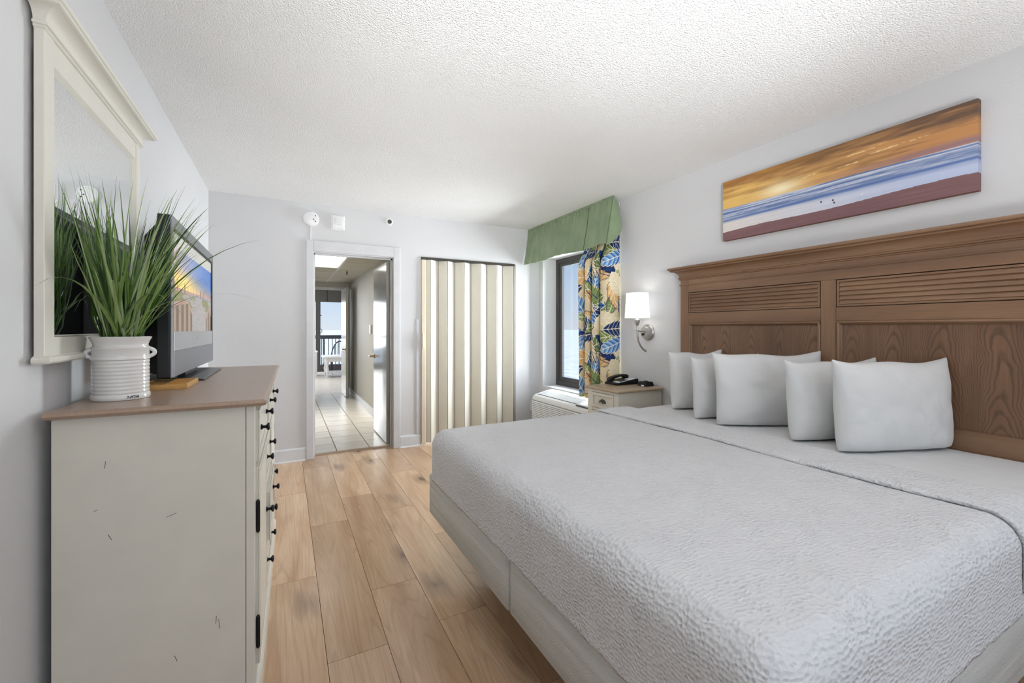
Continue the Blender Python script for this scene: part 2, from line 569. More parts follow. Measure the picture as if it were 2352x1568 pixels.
# ------------------------------------------------------------------ mesh helpers
class MB:
    def __init__(self):
        self.v = []
        self.f = []

    def box(self, x0, x1, y0, y1, z0, z1):
        b = len(self.v)
        for z in (z0, z1):
            self.v += [(x0, y0, z), (x1, y0, z), (x1, y1, z), (x0, y1, z)]
        self.f += [(b, b + 3, b + 2, b + 1), (b + 4, b + 5, b + 6, b + 7), (b, b + 1, b + 5, b + 4),
                   (b + 1, b + 2, b + 6, b + 5), (b + 2, b + 3, b + 7, b + 6), (b + 3, b, b + 4, b + 7)]
        return self

    def hexa(self, pts):
        """8 points: bottom loop then top loop"""
        b = len(self.v)
        self.v += [tuple(p) for p in pts]
        self.f += [(b, b + 3, b + 2, b + 1), (b + 4, b + 5, b + 6, b + 7), (b, b + 1, b + 5, b + 4),
                   (b + 1, b + 2, b + 6, b + 5), (b + 2, b + 3, b + 7, b + 6), (b + 3, b, b + 4, b + 7)]
        return self

    def prism(self, prof, axis, a0, a1):
        """extrude a closed 2D profile along axis. axis 'y': prof=(x,z); 'x': (y,z); 'z': (x,y)"""
        b = len(self.v)
        k = len(prof)
        for a in (a0, a1):
            for p, q in prof:
                self.v.append((p, a, q) if axis == 'y' else (a, p, q) if axis == 'x' else (p, q, a))
        for i in range(k):
            j = (i + 1) % k
            self.f.append((b + i, b + j, b + k + j, b + k + i))
        self.f.append(tuple(b + i for i in reversed(range(k))))
        self.f.append(tuple(b + k + i for i in range(k)))
        return self

    def lathe(self, prof, c, axis='z', seg=32, sx=1.0, sy=1.0, cap=True):
        """prof: list of (r, h); c: centre; axis of revolution"""
        b = len(self.v)
        k = len(prof)
        for r, h in prof:
            for i in range(seg):
                a = 2 * math.pi * i / seg
                p, q = r * math.cos(a) * sx, r * math.sin(a) * sy
                if axis == 'z':
                    self.v.append((c[0] + p, c[1] + q, c[2] + h))
                elif axis == 'x':
                    self.v.append((c[0] + h, c[1] + p, c[2] + q))
                else:
                    self.v.append((c[0] + p, c[1] + h, c[2] + q))
        for j in range(k - 1):
            for i in range(seg):
                i2 = (i + 1) % seg
                self.f.append((b + j * seg + i, b + j * seg + i2, b + (j + 1) * seg + i2, b + (j + 1) * seg + i))
        if cap:
            self.f.append(tuple(b + i for i in reversed(range(seg))))
            self.f.append(tuple(b + (k - 1) * seg + i for i in range(seg)))
        return self

    def tube(self, pts, rad, seg=10):
        b = len(self.v)
        pts = [Vector(p) for p in pts]
        k = len(pts)
        rads = rad if isinstance(rad, (list, tuple)) else [rad] * k
        up = Vector((0, 0, 1))
        n0 = None
        for i, p in enumerate(pts):
            d = (pts[min(i + 1, k - 1)] - pts[max(i - 1, 0)]).normalized()
            if n0 is None:
                n0 = d.orthogonal().normalized()
            n0 = (n0 - d * n0.dot(d)).normalized()
            w = d.cross(n0)
            for s in range(seg):
                a = 2 * math.pi * s / seg
                self.v.append(tuple(p + (n0 * math.cos(a) + w * math.sin(a)) * rads[i]))
        for i in range(k - 1):
            for s in range(seg):
                s2 = (s + 1) % seg
                self.f.append((b + i * seg + s, b + i * seg + s2, b + (i + 1) * seg + s2, b + (i + 1) * seg + s))
        self.f.append(tuple(b + s for s in reversed(range(seg))))
        self.f.append(tuple(b + (k - 1) * seg + s for s in range(seg)))
        return self

    def grid(self, P):
        """P: array (n, m, 3)"""
        b = len(self.v)
        n, m = P.shape[:2]
        self.v += [tuple(map(float, p)) for p in P.reshape(-1, 3)]
        for i in range(n - 1):
            for j in range(m - 1):
                q = b + i * m + j
                self.f.append((q, q + m, q + m + 1, q + 1))
        return self

    def build(self, name, mat, parent=None, smooth=False, bevel=0.0, seg=2, label=None, weld=False):
        v = self.v
        if parent is None:
            a = np.array(v)
            lo, hi = a.min(0), a.max(0)
            org = Vector(((lo[0] + hi[0]) / 2, (lo[1] + hi[1]) / 2, lo[2]))
        else:
            org = ORG[parent.name]
        me = bpy.data.meshes.new(name)
        me.from_pydata([(p[0] - org[0], p[1] - org[1], p[2] - org[2]) for p in v], [], self.f)
        me.materials.append(mat)
        if smooth:
            me.polygons.foreach_set('use_smooth', [True] * len(me.polygons))
        me.update()
        o = bpy.data.objects.new(name, me)
        COL.objects.link(o)
        if parent is None:
            o.location = org
        else:
            o.parent = parent
        ORG[o.name] = org
        if bevel:
            bv = o.modifiers.new('bevel', 'BEVEL')
            bv.width = bevel
            bv.segments = seg
            bv.limit_method = 'ANGLE'
            bv.angle_limit = R(40)
        if smooth and not bevel:
            try:
                me.set_sharp_from_angle(angle=R(40))
            except Exception:
                pass
        if label:
            o['label'] = label
        return o


ORG = {}


def fixn(o):
    """make normals consistent"""
    import bmesh
    bm = bmesh.new()
    bm.from_mesh(o.data)
    bmesh.ops.recalc_face_normals(bm, faces=bm.faces)
    bm.to_mesh(o.data)
    bm.free()
    return o


def thing(name, label, cat, loc, rotz=0, group=None):
    o = bpy.data.objects.new(name, None)
    o.empty_display_size = 0.05
    COL.objects.link(o)
    o.location = loc
    o.rotation_euler = (0, 0, rotz)
    o['label'] = label
    o['category'] = cat
    if group:
        o['group'] = group
    ORG[o.name] = Vector(loc)
    return o


def tag(o, label, cat, group=None):
    o['label'] = label
    o['category'] = cat
    if group:
        o['group'] = group
    return o


def struct(o, label=None, cat=None):
    o['kind'] = 'structure'
    if label:
        o['label'] = label
    if cat:
        o['category'] = cat
    return o


def inst(name, me, parent, loc, mat=None):
    """an object sharing mesh data; loc in world, parent offset removed"""
    o = bpy.data.objects.new(name, me)
    COL.objects.link(o)
    org = ORG[parent.name]
    o.parent = parent
    o.location = (loc[0] - org[0], loc[1] - org[1], loc[2] - org[2])
    return o


def mesh_only(mb, name, mat, smooth=False):
    me = bpy.data.meshes.new(name)
    me.from_pydata(mb.v, [], mb.f)
    me.materials.append(mat)
    if smooth:
        me.polygons.foreach_set('use_smooth', [True] * len(me.polygons))
    me.update()
    return me


# ------------------------------------------------------------------ the setting
XL, XR, YF, YB, ZC = -0.591, 2.755, 4.52, -1.35, 2.44
WT = 0.11

fl = struct(MB().box(XL - 0.1, XR + 0.05, YB, YF + 0.1, -0.08, -0.010).build('floor', M['gap']),
            'oak look plank floor running towards the doorway', 'floor')
# planks: seams at x = 0.138 + k * 0.2205, ends as the photograph shows them
PW = 0.2205
col_off = {0: 2.375, 1: 1.73, 2: 2.12, 3: 1.765, 4: 2.52, 5: 1.95}
pm_cache = {}
for k in range(-3, 12):
    x0 = 0.138 + (k - 1) * PW
    x1 = x0 + PW
    if x1 < XL or x0 > XR:
        continue
    cx0, cx1 = max(x0, XL - 0.01), min(x1, XR)
    off = col_off.get(k, 1.2 + ((k * 0.47) % 1.245))
    y = off - 1.245 * 4
    while y < YF + 0.08:
        a, b_ = max(y, YB), min(y + 1.245, YF + 0.095)
        if b_ - a > 0.05:
            w, h = cx1 - cx0 - 0.0009, b_ - a - 0.0009
            key = (round(w, 4), round(h, 4))
            if key not in pm_cache:
                pm_cache[key] = mesh_only(MB().hexa([(-w / 2, -h / 2, -0.01), (w / 2, -h / 2, -0.01), (w / 2, h / 2, -0.01), (-w / 2, h / 2, -0.01),
                                                     (-w / 2 + .0006, -h / 2 + .0006, 0), (w / 2 - .0006, -h / 2 + .0006, 0), (w / 2 - .0006, h / 2 - .0006, 0), (-w / 2 + .0006, h / 2 - .0006, 0)]),
                                          'plank', M['floorwood'])
            inst('plank', pm_cache[key], fl, ((cx0 + cx1) / 2, (a + b_) / 2, 0))
        y += 1.245

struct(MB().box(XL - 0.12, XL, YB, YF + WT, -0.05, ZC + 0.05).build('wall_left', M['wall']))
wb = MB()
BW0, BW1, BZ0, BZ1 = -0.25, 2.35, 0.35, 2.25
wb.box(XL - 0.12, BW0, YB - 0.1, YB, -0.05, ZC + 0.05)
wb.box(BW1, XR + 0.3, YB - 0.1, YB, -0.05, ZC + 0.05)
wb.box(BW0, BW1, YB - 0.1, YB, -0.05, BZ0)
wb.box(BW0, BW1, YB - 0.1, YB, BZ1, ZC + 0.05)
struct(wb.build('wall_back', M['backwall']))
w3 = struct(MB().box(BW0, BW0 + 0.06, YB - 0.08, YB - 0.03, BZ0, BZ1).build('window_added', M['winframe']), 'unseen wide bronze framed window added in the near end wall for fill light', 'window')  # made-up window, added to let the near end fill in
MB().box(BW1 - 0.06, BW1, YB - 0.08, YB - 0.03, BZ0, BZ1).build('frame_stile', M['winframe'], w3)
MB().box(1.02, 1.08, YB - 0.08, YB - 0.03, BZ0, BZ1).build('frame_stile', M['winframe'], w3)
MB().box(BW0 + 0.06, BW1 - 0.06, YB - 0.08, YB - 0.03, BZ0, BZ0 + 0.06).build('frame_sill', M['winframe'], w3)
MB().box(BW0 + 0.06, BW1 - 0.06, YB - 0.08, YB - 0.03, BZ1 - 0.06, BZ1).build('frame_head', M['winframe'], w3)
MB().box(BW0 + 0.06, 1.02, YB - 0.058, YB - 0.053, BZ0 + 0.06, BZ1 - 0.06).build('pane', M['glass'], w3)
MB().box(1.08, BW1 - 0.06, YB - 0.058, YB - 0.053, BZ0 + 0.06, BZ1 - 0.06).build('pane', M['glass'], w3)
struct(MB().box(XL - 0.12, XR + 0.3, YB - 0.1, YF + WT, ZC, ZC + 0.06).build('ceiling', M['ceiling']))
# far wall: doorway 0.222..1.003 to 1.992, closet opening 1.281..2.43 to 2.01
DX0, DX1, DZ = 0.222, 1.003, 1.992
CX0, CX1, CZ = 1.281, 2.432, 2.012
wf = MB()
wf.box(XL, DX0, YF, YF + WT, -0.01, ZC)
wf.box(DX0, DX1, YF, YF + WT, DZ, ZC)
wf.box(DX1, CX0, YF, YF + WT, -0.01, ZC)
wf.box(CX0, CX1, YF, YF + WT, CZ, ZC)
wf.box(CX1, XR + 0.25, YF, YF + WT, -0.01, ZC)
struct(wf.build('wall_far', M['wall']))
# closet interior behind the folding door
struct(MB().box(CX0 - 0.05, CX1 + 0.05, YF + 0.66, YF + 0.7, -0.01, ZC).build('wall_closet', M['wall']))
# right wall with the window opening
WY0, WY1, WZ0, WZ1 = 3.16, 4.432, 0.552, 2.09
XO = XR + 0.25
wr = MB()
wr.box(XR, XO, YB, WY0, -0.01, ZC)
wr.box(XR, XO, WY1, YF, -0.01, ZC)
wr.box(XR, XO, WY0, WY1, -0.01, WZ0)
wr.box(XR, XO, WY0, WY1, WZ1, ZC)
struct(wr.build('wall_right', M['wall']))
lin = MB()
lin.box(XR - 0.001, XR + 0.19, WY1 - 0.004, WY1, WZ0, WZ1)
lin.box(XR - 0.001, XR + 0.19, WY0, WY0 + 0.004, WZ0, WZ1)
lin.box(XR - 0.001, XR + 0.19, WY0, WY1, WZ1 - 0.004, WZ1)
lin.box(XR - 0.001, XR + 0.19, WY0, WY1, WZ0, WZ0 + 0.004)
struct(lin.build('trim_5', M['reveal']), 'smooth white lining of the window recess', 'trim')

# baseboards (cove foot) left and right of the door
prof = [(YF, 0.0), (YF - 0.02, 0.0), (YF - 0.012, 0.012), (YF - 0.012, 0.108), (YF - 0.006, 0.122), (YF, 0.122)]
struct(MB().prism(prof, 'x', XL + 0.001, 0.170).build('baseboard_far', M['base'], smooth=False))
struct(MB().prism(prof, 'x', 1.058, 1.272).build('baseboard_closet', M['base'], smooth=False))
struct(MB().prism(prof, 'x', 2.47, XR - 0.001).build('baseboard_corner', M['base']))
struct(MB().box(XL, XL + 0.012, YB, YF - 0.02, 0, 0.12).build('baseboard_left', M['base']))
struct(MB().box(XR - 0.012, XR, YB, YF - 0.02, 0, 0.12).build('baseboard_right', M['base']))

# door casing and jambs
t1 = struct(MB().box(0.172, 0.236, YF - 0.016, YF, 0, 2.087).build('trim_1', M['trim'], bevel=0.004), 'pale grey casing round the hall doorway', 'trim')
MB().box(0.989, 1.055, YF - 0.016, YF, 0, 2.087).build('casing_leg', M['trim'], t1, bevel=0.004)
MB().box(0.236, 0.989, YF - 0.016, YF, 1.983, 2.087).build('casing_head', M['trim'], t1, bevel=0.004)
MB().box(0.222, 0.240, YF, YF + WT + 0.02, 0, 1.992).build('jamb', M['trim'], t1)
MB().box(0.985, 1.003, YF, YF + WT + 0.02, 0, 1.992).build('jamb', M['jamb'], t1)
MB().box(0.240, 0.985, YF, YF + WT + 0.02, 1.974, 1.992).build('jamb_head', M['trim'], t1)
MB().box(0.240, 0.252, YF + 0.05, YF + 0.075, 0, 1.974).build('door_stop', M['trim'], t1)
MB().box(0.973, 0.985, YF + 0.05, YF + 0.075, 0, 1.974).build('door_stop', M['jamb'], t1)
MB().box(0.240, 0.985, YF + 0.05, YF + 0.075, 1.960, 1.974).build('door_stop', M['trim'], t1)
struct(MB().prism([(YF + 0.085, -0.01), (YF + 0.095, 0.009), (YF + 0.145, 0.009), (YF + 0.155, -0.01)], 'x', 0.24, 0.985).build('trim_2', M['threshold']), 'tan metal threshold strip across the doorway', 'trim')
# closet frame edge and wall corner strip
struct(MB().box(1.229, 1.268, YF - 0.010, YF, 0.125, 1.345).build('trim_3', M['trim'], bevel=0.002), 'narrow painted guard strip beside the folding door', 'trim')
t4 = struct(MB().box(CX1 - 0.022, CX1, YF - 0.003, YF + 0.06, 0, CZ).build('trim_4', M['jamb']), 'beige metal edge of the closet opening', 'trim')

# ------------------------------------------------------------------ bedroom window
w1 = bpy.data.objects.new('window_1', None)
COL.objects.link(w1)
w1.location = (2.96, 3.7, WZ0)
ORG['window_1'] = Vector((2.96, 3.7, WZ0))
struct(w1, 'dark bronze framed window with a sea view', 'window')
fx0, fx1 = 2.945, 2.995
fw = 0.055
MB().box(fx0, fx1, WY1 - fw, WY1, WZ0, WZ1).build('frame_stile', M['winframe'], w1, bevel=0.004)
MB().box(fx0, fx1, WY0, WY0 + fw, WZ0, WZ1).build('frame_stile', M['winframe'], w1, bevel=0.004)
MB().box(fx0, fx1, WY0 + fw, WY1 - fw, WZ1 - fw, WZ1).build('frame_head', M['winframe'], w1, bevel=0.004)
MB().box(fx0, fx1, WY0 + fw, WY1 - fw, WZ0, WZ0 + 0.06).build('frame_sill', M['winframe'], w1, bevel=0.004)
sf = 0.06
for a0, a1 in ((WY0 + fw, 3.70), (3.70, WY1 - fw)):
    s_ = MB()
    zb, zt = WZ0 + 0.06, WZ1 - fw
    s_.box(fx0 + 0.012, fx1 - 0.01, a0, a0 + sf, zb, zt)
    s_.box(fx0 + 0.012, fx1 - 0.01, a1 - sf, a1, zb, zt)
    s_.box(fx0 + 0.012, fx1 - 0.01, a0 + sf, a1 - sf, zb, zb + 0.05)
    s_.box(fx0 + 0.012, fx1 - 0.01, a0 + sf, a1 - sf, zt - 0.04, zt)
    so = s_.build('sash', M['winframe'], w1)
    MB().box(fx0 + 0.028, fx0 + 0.032, a0 + sf - 0.004, a1 - sf + 0.004, zb + 0.046, zt - 0.036).build('pane', M['glass'], so)

# ------------------------------------------------------------------ hallway and living room beyond
HZ = 2.13
HXL, HXR, HY1 = -0.25, 1.10, 8.95
hf = struct(MB().box(HXL - 0.1, HXR + 0.1, YF + 0.1, HY1, -0.08, -0.006).build('floor_hall', M['hallfloor_grout']), 'cream tiled hall floor', 'floor')
TS = 0.318
tm = None
tcache = {}
for i in range(-3, 3):
    x0 = 0.463 + i * TS
    x1 = min(x0 + TS, HXR)
    x0 = max(x0, HXL)
    if x1 - x0 < 0.03:
        continue
    yy0 = 4.66 - TS + (i % 2) * 0.03
    j = 0
    while yy0 + j * TS < HY1 - 0.02:
        a, b_ = max(yy0 + j * TS, YF + 0.15), min(yy0 + (j + 1) * TS, HY1)
        j += 1
        if b_ - a < 0.02:
            continue
        w, h = x1 - x0 - 0.006, b_ - a - 0.006
        key = (round(w, 3), round(h, 3))
        if key not in tcache:
            tcache[key] = mesh_only(MB().hexa([(-w / 2, -h / 2, -0.008), (w / 2, -h / 2, -0.008), (w / 2, h / 2, -0.008), (-w / 2, h / 2, -0.008),
                                               (-w / 2 + .002, -h / 2 + .002, 0), (w / 2 - .002, -h / 2 + .002, 0), (w / 2 - .002, h / 2 - .002, 0), (-w / 2 + .002, h / 2 - .002, 0)]), 'tile', M['tile'])
        inst('tile', tcache[key], hf, ((x0 + x1) / 2, (a + b_) / 2, 0))
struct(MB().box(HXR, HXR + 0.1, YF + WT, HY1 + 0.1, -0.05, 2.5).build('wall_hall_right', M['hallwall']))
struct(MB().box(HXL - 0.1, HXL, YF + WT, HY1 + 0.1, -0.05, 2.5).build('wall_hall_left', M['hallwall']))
we = MB()
we.box(HXL, 0.15, HY1, HY1 + 0.1, -0.01, 2.5)
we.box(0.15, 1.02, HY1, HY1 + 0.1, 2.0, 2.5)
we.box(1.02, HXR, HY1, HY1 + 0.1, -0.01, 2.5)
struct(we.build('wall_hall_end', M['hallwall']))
ht = struct(MB().box(0.10, 1.06, HY1 - 0.015, HY1, 1.985, 2.04).build('trim_6', M['trim'], bevel=0.003), 'white head casing at the end of the hall', 'trim')
struct(MB().box(HXR - 0.03, HXR, 6.08, 6.16, 0, 2.0).build('trim_7', M['hallwall'], bevel=0.004), 'beige door casing on the hall side wall', 'trim')
struct(MB().box(HXR - 0.012, HXR, 6.17, HY1, 0, 0.11).build('baseboard_hall', M['base']))
# dropped ceiling
hc = struct(MB().box(HXL, HXR, YF + WT, HY1, HZ + 0.03, HZ + 0.06).build('ceiling_hall', M['ctile']), 'low panelled hall ceiling with white grid bars', 'ceiling')
xs = [HXL, 0.08, 0.69, HXR]
ys = [4.64, 4.98, 5.58, 6.18, 6.78, 7.38, 7.98, 8.58, HY1]
for i in range(3):
    for j in range(len(ys) - 1):
        if i == 1 and j in (2, 3):
            continue
        MB().box(xs[i] + 0.005, xs[i + 1] - 0.005, ys[j] + 0.005, ys[j + 1] - 0.005, HZ + 0.006, HZ + 0.02).build('ceiling_panel', M['ctile'], hc)
for x in xs:
    MB().box(x - 0.013, x + 0.013, ys[0], HY1, HZ, HZ + 0.008).build('grid_bar', M['tbar'], hc)
for y in ys[1:-1]:
    for i in range(3):
        MB().box(xs[i] + 0.013, xs[i + 1] - 0.013, y - 0.012, y + 0.012, HZ + 0.0005, HZ + 0.008).build('grid_bar', M['tbar'], hc)
lp = thing('ceiling_light', 'bright flat light panel in the hall ceiling', 'light', (0.385, 6.18, HZ + 0.005))
MB().box(0.10, 0.67, 5.60, 6.76, HZ + 0.008, HZ + 0.02).build('diffuser', M['panel_light'], lp)
MB().box(0.095, 0.675, 5.595, 6.765, HZ + 0.021, HZ + 0.028).build('housing', M['tbar'], lp)
# hall sprinkler
sp = thing('ceiling_sprinkler', 'small dark sprinkler head hanging from the hall ceiling', 'sprinkler', (0.83, 6.98, HZ))
MB().lathe([(0.006, 0.0), (0.006, -0.03), (0.012, -0.03), (0.012, -0.05), (0.004, -0.055)][::-1], (0.83, 6.98, HZ + 0.004), seg=12).build('sprinkler_body', M['darkline'], sp)
MB().lathe([(0.02, 0.0), (0.02, 0.004)], (0.83, 6.98, HZ - 0.058), seg=14).build('deflector', M['darkline'], sp)


def lever(parent, x, y, z, sgn, mat):
    """door lever on a face with normal sgn*x"""
    h = MB().lathe([(0.026, 0), (0.026, 0.008 * sgn), (0.012, 0.012 * sgn), (0.012, 0.045 * sgn)], (x, y, z), 'x', 16)
    o = fixn(h.build('lever_rose', mat, parent, smooth=True))
    MB().tube([(x + 0.045 * sgn, y, z), (x + 0.05 * sgn, y + 0.03, z), (x + 0.05 * sgn, y + 0.11, z - 0.004)], [0.011, 0.010, 0.008], 8).build('lever', mat, o, smooth=True)


# bedroom door leaf, opened into the hall
d1 = struct(MB().box(0.957, 0.993, 4.715, 5.468, 0.012, 1.965).build('door_1', M['halldoor'], bevel=0.002), 'glossy pale door standing open into the hall', 'door')
MB().box(0.958, 0.993, 4.7135, 4.7155, 0.014, 1.963).build('door_edge', M['dooredge'], d1)
for z in (1.796, 1.049, 0.302):
    hg = MB().box(0.966, 0.990, 4.711, 4.7145, z - 0.05, z + 0.05)
    ho = hg.build('hinge', M['silver'], d1, bevel=0.004)
    MB().lathe([(0.006, -0.05), (0.006, 0.05)], (0.998, 4.708, z), seg=10).build('hinge_pin', M['silver'], ho)
lever(d1, 0.957, 5.405, 0.91, -1, M['brass'])
# far hall door leaf
d2 = struct(MB().box(0.955, 0.998, 8.20, 8.93, 0.012, 1.985).build('door_2', M['halldoor'], bevel=0.002), 'second pale door open at the end of the hall', 'door')
MB().box(0.956, 0.997, 8.198, 8.2005, 0.014, 1.983).build('door_edge', M['hallwall'], d2)
lever(d2, 0.955, 8.28, 0.87, -1, M['brass'])
lever(d2, 0.998, 8.28, 0.87, 1, M['brass'])
# thermostat
th = tag(MB().box(HXR - 0.02, HXR, 6.44, 6.53, 1.17, 1.30).build('wall_switch', M['white'], bevel=0.005), 'small white switch plate on the hall wall', 'switch')

# living room shell
LY1 = 13.6
struct(MB().box(-2.6, 2.3, HY1 + 0.0, LY1 + 0.1, -0.1, -0.004).build('floor_living', M['livingfloor']))
struct(MB().box(-2.6, 2.3, HY1, LY1 + 0.1, 2.5, 2.56).build('ceiling_living', M['ceiling']))
struct(MB().box(2.2, 2.3, HY1 + 0.1, LY1, -0.05, 2.5).build('wall_living_right', M['wall']))
struct(MB().box(-2.6, -2.5, HY1 + 0.1, LY1, -0.05, 2.5).build('wall_living_left', M['wall']))
wl = MB()
wl.box(-2.5, HXL - 0.1, HY1, HY1 + 0.1, -0.05, 2.5)
wl.box(HXR + 0.1, 2.2, HY1, HY1 + 0.1, -0.05, 2.5)
struct(wl.build('wall_living_near', M['wall']))
# balcony slider
sl = bpy.data.objects.new('window_2', None)
COL.objects.link(sl)
sl.location = (0.83, LY1, 0)
ORG['window_2'] = Vector((0.83, LY1, 0))
struct(sl, 'dark framed sliding balcony door at the end of the living room', 'sliding door')
MB().box(-2.5, 2.2, LY1 - 0.04, LY1 + 0.06, 2.02, 2.5).build('shade_pelmet', M['darkline'], sl)
MB().box(1.06, 1.08, LY1 - 0.05, LY1 - 0.04, 2.03, 2.5).build('pelmet_joint', M['black'], sl)
MB().box(0.766, 0.893, LY1 - 0.02, LY1 + 0.05, 0.0, 2.02).build('meeting_stile', M['winframe'], sl, bevel=0.004)
MB().box(-2.5, -2.4, LY1 - 0.02, LY1 + 0.05, 0.0, 2.02).build('stile', M['winframe'], sl)
MB().box(2.1, 2.2, LY1 - 0.02, LY1 + 0.05, 0.0, 2.02).build('stile', M['winframe'], sl)
MB().box(0.893, 2.1, LY1 - 0.02, LY1 + 0.05, 0.0, 0.19).build('bottom_rail', M['winframe'], sl, bevel=0.004)
MB().box(-2.4, 0.766, LY1 - 0.02, LY1 + 0.05, 0.0, 0.15).build('bottom_rail', M['winframe'], sl, bevel=0.004)
MB().box(0.893, 2.1, LY1 + 0.012, LY1 + 0.018, 0.19, 2.02).build('pane', M['glass'], sl)
MB().box(-2.4, 0.766, LY1 + 0.012, LY1 + 0.018, 0.15, 2.02).build('pane', M['glass'], sl)
MB().tube([(0.9, LY1 - 0.03, 1.24), (0.925, LY1 - 0.05, 1.22), (0.93, LY1 - 0.05, 1.18), (0.925, LY1 - 0.05, 1.14), (0.9, LY1 - 0.03, 1.12)], 0.008, 8).build('pull_handle', M['black'], sl)
MB().box(0.893, 0.925, LY1 - 0.03, LY1 - 0.01, 1.62, 1.64).build('latch', M['black'], sl)
# balcony
struct(MB().box(-3, 3, LY1 + 0.1, 15.5, -0.2, -0.05).build('floor_balcony', M['concrete']))
rl = thing('balcony_railing', 'dark metal balcony railing with vertical balusters', 'railing', (0.8, 15.2, -0.05))
MB().box(-2.8, 2.8, 15.17, 15.24, 0.91, 1.03).build('top_rail', M['chairdark'], rl)
MB().box(-2.8, 2.8, 15.18, 15.22, 0.03, 0.08).build('bottom_rail', M['chairdark'], rl)
bal = mesh_only(MB().box(-0.011, 0.011, -0.011, 0.011, 0, 0.84), 'baluster', M['chairdark'])
post = mesh_only(MB().box(-0.025, 0.025, -0.025, 0.025, 0, 0.97), 'rail_post', M['chairdark'])
for i in range(-30, 18):
    x = 1.245 + i * 0.105
    if x > 2.7 or x < -2.7:
        continue
    if i == -1 or i == 12 or i == -14:
        inst('rail_post', post, rl, (1.101 if i == -1 else x, 15.2, -0.05))
    else:
        inst('baluster', bal, rl, (x, 15.2, 0.08))
struct(MB().box(-2500, 9000, 20, 9000, -30.2, -30.0).build('ground_sea', M['sea']), 'pale sea stretching to the horizon', 'sea')

# white table and dark chair in the living room
tb = thing('white_table', 'white low table with turned legs in the living room', 'table', (1.3, 12.1, 0))
MB().box(0.83, 1.75, 11.68, 12.5, 0.51, 0.545).build('table_top', M['white'], tb, bevel=0.006)
MB().box(0.90, 1.68, 11.76, 12.42, 0.40, 0.51).build('apron', M['acwhite'], tb)
tleg = [(0.02, 0), (0.034, 0.03), (0.022, 0.08), (0.04, 0.2), (0.028, 0.3), (0.045, 0.34), (0.045, 0.51)]
for lx, ly in ((0.93, 11.79), (1.65, 11.79), (0.93, 12.39), (1.65, 12.39)):
    MB().lathe(tleg, (lx, ly, 0), seg=12).build('leg', M['acwhite'], tb, smooth=True)
MB().box(0.93, 1.65, 11.80, 12.38, 0.10, 0.125).build('lower_shelf', M['acwhite'], tb)
ch = thing('spindle_chair', 'dark spindle back chair behind the white table', 'chair', (1.32, 12.8, 0))
MB().box(1.10, 1.54, 12.65, 13.07, 0.40, 0.44).build('seat', M['chairdark'], ch, bevel=0.01)
pts = [(1.10 + 0.22 * (1 - math.cos(a)), 12.66 - 0.05 * math.sin(a), 0.44 + 0.46 * math.sin(a)) for a in np.linspace(0, math.pi, 15)]
MB().tube(pts, 0.017, 8).build('back_bow', M['chairdark'], ch, smooth=True)
for q in range(1, 7):
    a = math.pi * q / 7
    x = 1.10 + 0.22 * (1 - math.cos(a))
    MB().tube([(x, 12.66, 0.43), (x, 12.66 - 0.05 * math.sin(a), 0.44 + 0.46 * math.sin(a))], 0.010, 6).build('spindle', M['chairdark'], ch)
for lx, ly in ((1.13, 12.68), (1.51, 12.68), (1.13, 13.04), (1.51, 13.04)):
    MB().tube([(lx, ly, 0), (lx, ly, 0.41)], 0.016, 8).build('leg', M['chairdark'], ch)
cb = thing('white_cabinet', 'white low cabinet beside the balcony door', 'cabinet', (0.5, 12.6, 0))
MB().box(0.2, 0.735, 12.4, 12.8, 0.0, 0.62).build('body', M['acwhite'], cb)
MB().box(0.18, 0.75, 12.38, 12.82, 0.62, 0.65).build('top', M['white'], cb)
for z in (0.1, 0.28, 0.46):
    MB().box(0.24, 0.70, 12.385, 12.40, z, z + 0.14).build('drawer', M['white'], cb)

# ------------------------------------------------------------------ dresser
dr = thing('dresser', 'tall cream dresser with brown top and dark knobs against the left wall', 'dresser', (-0.085, 1.60, 0), R(-0.8))
BX0, BX1, BY0, BY1 = -0.56, -0.088, 1.60, 3.0
MB().box(BX0, -0.1125, BY0, BY1, 0.085, 0.998).build('body', M['cream'], dr)
MB().box(-0.1110, BX1, BY0, 1.645, 0.085, 0.998).build('corner_post', M['cream'], dr, bevel=0.0015)
MB().box(-0.1110, BX1, 2.955, BY1, 0.085, 0.998).build('corner_post', M['cream'], dr, bevel=0.0015)
MB().box(-0.1115, BX1 - 0.008, 1.645, 2.955, 0.085, 0.998).build('front_frame', M['cream'], dr)
# top with a rounded moulded edge
tp = [(-0.568, 1.020), (-0.060, 1.020), (-0.054, 1.017), (-0.050, 1.011), (-0.053, 1.003), (-0.062, 0.998), (-0.568, 0.998)]
e0 = MB()
b0 = BY0 - 0.028
b1 = BY1 + 0.028
rings = [(0.0, 0.022), (0.004, 0.0225), (0.010, 0.020), (0.014, 0.012), (0.011, 0.005), (0.003, 0.0)]
# stacked outline loops: (outset, height above 0.998)
base_o = (-0.568, -0.066, BY0 - 0.016, BY1 + 0.016)
loops = [(0.0, 0.0), (0.010, 0.004), (0.014, 0.011), (0.011, 0.018), (0.004, 0.0215), (0.0, 0.022)]
for oset, h in loops:
    x0, x1, y0, y1 = base_o[0], base_o[1] + oset, base_o[2] - oset, base_o[3] + oset
    e0.v += [(x0, y0, 0.998 + h), (x1, y0, 0.998 + h), (x1, y1, 0.998 + h), (x0, y1, 0.998 + h)]
for i in range(len(loops) - 1):
    for k in range(4):
        k2 = (k + 1) % 4
        e0.f.append((i * 4 + k, i * 4 + k2, (i + 1) * 4 + k2, (i + 1) * 4 + k))
e0.f.append((3, 2, 1, 0))
q = (len(loops) - 1) * 4
e0.f.append((q, q + 1, q + 2, q + 3))
e0.build('top', M['topwood'], dr)
